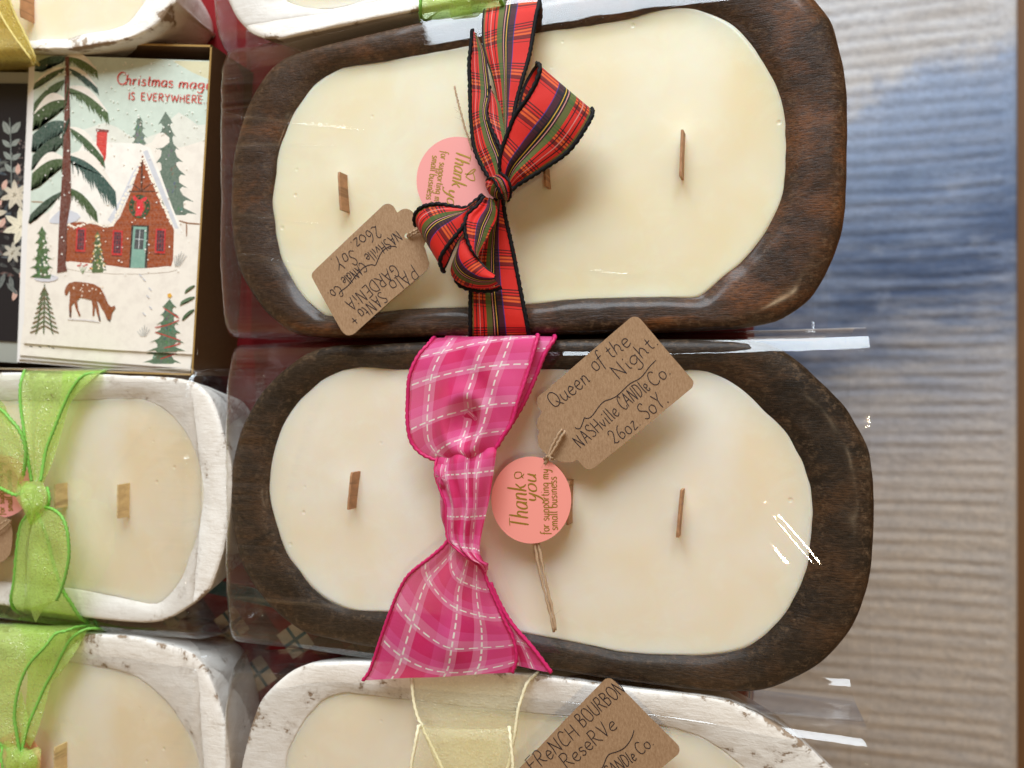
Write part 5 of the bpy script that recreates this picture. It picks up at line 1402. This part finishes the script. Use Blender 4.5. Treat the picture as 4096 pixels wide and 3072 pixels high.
        for q in ((556,1096),(570,1112),(594,1150),(585,1180),(596,1225),(570,1250)): A.line((200,200,204), [q, (q[0] + 12, q[1] + 12)], 5)
        for k in range(6): A.line((176,178,176), [(700 + k * 3, 1065), (696 + k * 10, 1005 + abs(k - 3) * 8)], 2.5)
        for k in range(6): A.line((180,182,180), [(566 + k * 3, 1345), (548 + k * 10, 1300 + abs(k - 3) * 8)], 2.5)
        # garland tree
        A.fir((84,110,84), (678,1196), (664,1404), 74, 6)
        A.dot((224,168,56), (678,1182), 10, 5)
        A.line((178,58,52), [(655,1232),(690,1255),(716,1272)], 5); A.line((178,58,52), [(716,1280),(670,1300),(620,1310)], 5)
        A.line((178,58,52), [(620,1328),(680,1348),(722,1362)], 5); A.line((178,58,52), [(722,1372),(690,1384),(656,1392)], 5)
        A.bough((84,108,72), (780,1140), (742,1160), 14, 3); A.bough((88,114,82), (779,1186), (724,1206), 18, 4); A.bough((74,100,66), (777,1236), (734,1264), 20, 4)
        A.text((205,66,58), 'C', (466,336), (505,338), 48, 5.0)
        A.text((205,66,58), 'hristmas', (500,338), (690,348), 44, 5.0, slant=0.12, vary=0.7)
        A.text((205,66,58), 'magi', (712,350), (832,356), 40, 5.0, slant=0.12, vary=0.7)
        A.text((205,66,58), 'IS', (512,398), (538,400), 30, 4.0)
        A.text((205,66,58), 'EVERYWHERE..', (562,400), (830,414), 30, 4.0)
        for k in range(150):
            x, y = r.uniform(150, 825), r.uniform(235, 560)
            A.dot((236,236,226), (x, y), r.uniform(1.8, 4))
        for k in range(90):
            x, y = r.uniform(140, 760), r.uniform(560, 1100)
            A.dot((243,240,232), (x, y), r.uniform(1.8, 4))
    else:
        A.poly(SN, [(92,1300),(780,1340),(762,1474),(78,1420)])
        A.fir((84,110,84), (662,1290), (648,1452), 76, 5)
        A.line((178,58,52), [(710,1410),(676,1424),(640,1436)], 5)
        for q in ((118,1384),(155,1386),(190,1384),(205,1390)): A.line((46,50,38), [q, (q[0] + 12, q[1] + 4)], 4)
    A.build('printed_picture', t)
    return t
c1 = [(140,219),(838,243),(830,560),(800,980),(766,1416),(430,1397),(92,1372),(116,800)]
c2 = [(128,258),(834,262),(826,600),(762,1476),(400,1448),(77,1420),(104,800)]
winter_card(0.0362, 'illustrated winter greeting card with snowy cottage, pine and deer, topmost in the box', c1, True)
winter_card(0.0350, 'matching winter greeting card showing only its bottom strip under the topmost card', c2, False)
for k, (dx, dy, lab) in enumerate(((0, 0, 'white envelope edge sticking out just beneath the winter cards'), (-6, 6, 'white envelope edge lowest under the winter cards'))):
    t = thing('envelope', lab, 'envelope', P(450, 850, 0.034 - 0.0011 * k))
    sheet([(122 + dx, 252 + dy), (826, 262 + dy), (760, 1484 + dy * 2), (420, 1464 + dy * 2), (74 + dx, 1436 + dy * 2), (98 + dx, 800)], 0.0338 - 0.0012 * k, 0.0007, [M['paper']], 'folded_paper', t)
mb = MB()
t = thing('card_stack', 'stack of white cards filling the box beneath the winter cards', 'card stack', P(450, 850, 0.001))
sheet([(124, 268), (824, 276), (770, 1470), (420, 1452), (90, 1430), (106, 800)], 0.0315, 0.0305, [M['paper']], 'card_block', t)
# dark floral card in the next compartment
t = thing('greeting_card', 'black floral greeting card with pale poinsettias beside the winter cards', 'greeting card', P(0, 850, 0.026))
sheet([(-420, 282), (118, 290), (110, 800), (70, 1452), (-440, 1420)], 0.0290, 0.0010, [M['grey_board']], 'grey_backing', t)
sheet([(-400, 330), (118, 334), (108, 800), (66, 1368), (-420, 1340)], 0.0298, 0.0005, [m_plain('black_card', (0.012, 0.011, 0.014), 0.5)], 'card_stock', t)
A = Art(0.0298)
r = random.Random(9)
def leaf(c, a, ln, w, col):
    d = np.array([math.cos(a), math.sin(a)]); n = np.array([-d[1], d[0]])
    c = np.array(c, float)
    A.poly(col, [c, c + d * ln * .35 + n * w, c + d * ln * .75 + n * w * .7, c + d * ln, c + d * ln * .75 - n * w * .7, c + d * ln * .35 - n * w], 0)
    A.line(tuple(max(0, q - 40) for q in col), [c, c + d * ln * .9], 1.6)
for k in range(150):
    c = (r.uniform(-120, 100), r.uniform(640, 1120))
    leaf(c, r.uniform(0, 6.28), r.uniform(24, 60), r.uniform(5, 9), r.choice(((52,56,58), (72,78,78), (40,42,46), (92,96,92), (96,70,66), (60,74,84))))
stem = [(46, 760), (44, 640), (42, 540), (38, 470)]
A.line((120,128,124), stem, 4)
for q, a in (((38,540),-2.0),((44,535),-0.9),((42,590),-2.4),((44,585),-.7),((44,640),-2.3),((46,640),-.6),((46,690),-2.2),((48,690),-.7)):
    leaf(q, a, 62 if q[1] < 560 else 46, 15 if q[1] < 560 else 11, (138,146,140))
for k in range(60):
    A.dot(r.choice(((104,92,92), (140,120,112))), (84 + r.uniform(-16, 24), r.uniform(560, 760)), 2.6)
for (c, R_, col) in (((60,780), 62, (206,196,176)), ((86,905), 78, (222,214,190)), ((52,1010), 44, (190,184,168)), ((-40,860), 70, (200,190,170))):
    for ring, m_ in ((1.0, 7), (0.62, 6)):
        for k in range(m_):
            cc = tuple(int(q * (1.0 if ring == 1 else 1.05)) if q * 1.05 < 255 else 255 for q in col)
            leaf(c, k * 6.283 / m_ + ring * 2.1 + c[0], R_ * ring, R_ * ring * .20, cc)
    for k in range(6): A.dot((120,108,84), (c[0] + r.uniform(-7, 7), c[1] + r.uniform(-7, 7)), 3)
for (c, a) in (((10,760),-1.2),((70,700),-1.5),((10,800),2.4),((66,1160),1.9),((86,1080),1.5),((20,870),2.0)):
    leaf(c, a, 46, 11, (214,172,156))
for (c, a) in (((20,1090),1.9),((40,1100),1.4),((0,1110),2.3),((24,1130),.8)):
    leaf(c, a, 70, 10, (98,104,102))
A.build('printed_picture', t)
# ---------------------------------------------------------------- table, cloth, rug, floor
XE = P(2985, 1500, 0)[0]          # table edge
FZ = -0.72
def box(mb, lo, hi, mat=0):
    x0, y0, z0 = lo; x1, y1, z1 = hi
    v = [(x0,y0,z0),(x1,y0,z0),(x1,y1,z0),(x0,y1,z0),(x0,y0,z1),(x1,y0,z1),(x1,y1,z1),(x0,y1,z1)]
    mb.add(v, [[3,2,1,0],[4,5,6,7],[0,1,5,4],[1,2,6,5],[2,3,7,6],[3,0,4,7]], mat, smooth=False)

TX0, TY0, TY1 = -0.78, -0.62, 0.62
tb = thing('table', 'low wooden table under the red plaid cloth', 'table', ((TX0 + XE) / 2, 0, FZ))
mwood = m_plain('table_wood', (0.14, 0.075, 0.035), 0.5)
mb = MB(); box(mb, (TX0, TY0, -0.030), (XE - 0.003, TY1, -0.0016)); mb.build('tabletop', mwood, tb)
for lx in (TX0 + 0.03, XE - 0.09):
    for ly in (TY0 + 0.03, TY1 - 0.09):
        mb = MB(); box(mb, (lx, ly, FZ), (lx + 0.055, ly + 0.055, -0.031)); mb.build('leg', mwood, tb)
M['cloth'] = m_cloth()
mb = MB()
nx, ny = 60, 90
vs, fs = [], []
prof = [(TX0 + (XE - 0.004 - TX0) * k / 40, 0.0) for k in range(41)] + [(XE - 0.0012, -0.0006), (XE, -0.003)] + [(XE + 0.0004 * k, -0.012 * k) for k in range(1, 14)]
for i, (x, z) in enumerate(prof):
    for j in range(ny + 1):
        y = TY0 + (TY1 - TY0) * j / ny
        hang = max(0, -z - 0.004)
        vs.append((x + 0.03 * hang * math.sin(y * 55) + hang * 0.02, y, z))
m_ = len(prof)
for i in range(m_ - 1):
    for j in range(ny):
        a = i * (ny + 1) + j
        fs.append([a, a + ny + 1, a + ny + 2, a + 1])
mb.add(vs, fs)
o = mb.build('tablecloth', M['cloth'])
so = o.modifiers.new('thickness', 'SOLIDIFY'); so.thickness = 0.0012; so.offset = -1
tag(o, 'crimson plaid cloth with teal stripes and cream lozenges under the candles', 'tablecloth')

# rug with real ribs
RT = FZ + 0.012
c_tr, c_br = P(4080, 0, RT), P(4084, 3072, RT)
rx1 = (c_tr[0] + c_br[0]) / 2
rx0, ry0, ry1 = -0.55, -0.95, 0.80
nx, ny = 190, 900
xs = np.linspace(rx0, rx1, nx); ys = np.linspace(ry0, ry1, ny)
X, Y = np.meshgrid(xs, ys, indexing='ij')
def fnoise(X, Y, sx, sy, seed):
    r = np.random.default_rng(seed); out = 0
    for k in range(14):
        a, b = r.normal(0, sx), r.normal(0, sy)
        out = out + np.sin(X * a + Y * b + r.uniform(0, 6.28)) * r.uniform(.5, 1)
    return out / 4.0
ph = Y / 0.0192 * 2 * np.pi + 0.55 * fnoise(X, Y, 14, 8, 3) + 0.5 * fnoise(X, Y, 30, 40, 5)
rib = 0.5 + 0.5 * np.cos(ph)
rib = rib ** 0.7
Z = RT - 0.006 + 0.0034 * rib * (0.75 + 0.35 * fnoise(X, Y, 40, 90, 6)) + 0.0013 * fnoise(X, Y, 260, 330, 8)
edge = np.clip((rx1 - X) / 0.016, 0, 1)
Z = np.where(X > rx1 - 0.016, RT - 0.006 + 0.006 * np.sin(np.pi * np.clip((rx1 - X) / 0.016, 0, 1)) ** 0.5, Z)
Z[-1, :] = FZ + 0.001
mb = MB()
idx = np.arange(nx * ny).reshape(nx, ny)
fs = np.stack([idx[:-1, :-1], idx[1:, :-1], idx[1:, 1:], idx[:-1, 1:]], -1).reshape(-1, 4).tolist()
mb.add(np.stack([X, Y, Z], -1).reshape(-1, 3), fs)
M['rug'] = m_rug()
o = mb.build('rug', M['rug'])
tag(o, 'pale ribbed rug with mottled blue patch on the floor beside the table', 'rug')
mb = MB(); box(mb, (-3, -3, FZ - 0.02), (3, 3, FZ)); o = mb.build('floor', m_floor()); tag(o, kind='structure')

# ---------------------------------------------------------------- light
w = bpy.data.worlds.new('World'); S.world = w
w.use_nodes = True
nt = w.node_tree
bg = nt.nodes['Background']
tc = nt.nodes.new('ShaderNodeTexCoord'); sp = nt.nodes.new('ShaderNodeSeparateXYZ'); cr = nt.nodes.new('ShaderNodeValToRGB')
nt.links.new(tc.outputs['Generated'], sp.inputs[0]); nt.links.new(sp.outputs[2], cr.inputs[0]); nt.links.new(cr.outputs[0], bg.inputs[0])
rr = cr.color_ramp      # a dim warm room: walls brighter than the ceiling overhead
rr.elements[0].position = 0.0; rr.elements[0].color = (0.50, 0.35, 0.20, 1)
rr.elements[1].position = 1.0; rr.elements[1].color = (0.055, 0.047, 0.038, 1)
e_ = rr.elements.new(0.45); e_.color = (0.66, 0.43, 0.22, 1)
e_ = rr.elements.new(0.80); e_.color = (0.26, 0.165, 0.085, 1)
bg.inputs[1].default_value = 0.80

def area(name, loc, target, sx, sy, power, color, spread=180):
    l = bpy.data.lights.new(name, 'AREA'); l.shape = 'RECTANGLE'; l.size = sx; l.size_y = sy
    l.energy = power; l.color = color; l.spread = math.radians(spread)
    o = bpy.data.objects.new(name, l); COL.objects.link(o)
    o.location = loc
    d = Vector(target) - Vector(loc)
    o.rotation_euler = d.to_track_quat('-Z', 'Y').to_euler()
    return o
area('window_daylight', (-0.10, 1.45, 0.98), (0.02, 0.05, -0.2), 1.25, 1.05, 58, (0.82, 0.92, 1.0))
area('ceiling_lamp', (0.53, -0.16, 1.90), (0.05, -0.1, 0), 0.09, 0.09, 6.0, (1.0, 0.76, 0.48))

cam = bpy.data.cameras.new('camera')
cam.sensor_width = 36.0
cam.lens = 36.0 * F / 4096.0
cam.clip_start = 0.01; cam.clip_end = 50
cam.dof.use_dof = True
cam.dof.focus_distance = 0.345
cam.dof.aperture_fstop = cam.lens / 3.7
co = bpy.data.objects.new('camera', cam); COL.objects.link(co)
co.location = (0, 0, H)
co.rotation_euler = (0, TILT, 0)
S.camera = co
S.view_settings.view_transform = 'Standard'
S.view_settings.look = 'None'
S.view_settings.exposure = -0.12
S.view_settings.gamma = 1.0
S.render.engine = 'CYCLES'
S.cycles.use_denoising = True
S.cycles.transparent_max_bounces = 24
S.cycles.max_bounces = 8
S.cycles.caustics_reflective = False
S.cycles.caustics_refractive = False
S.cycles.sample_clamp_indirect = 6.0
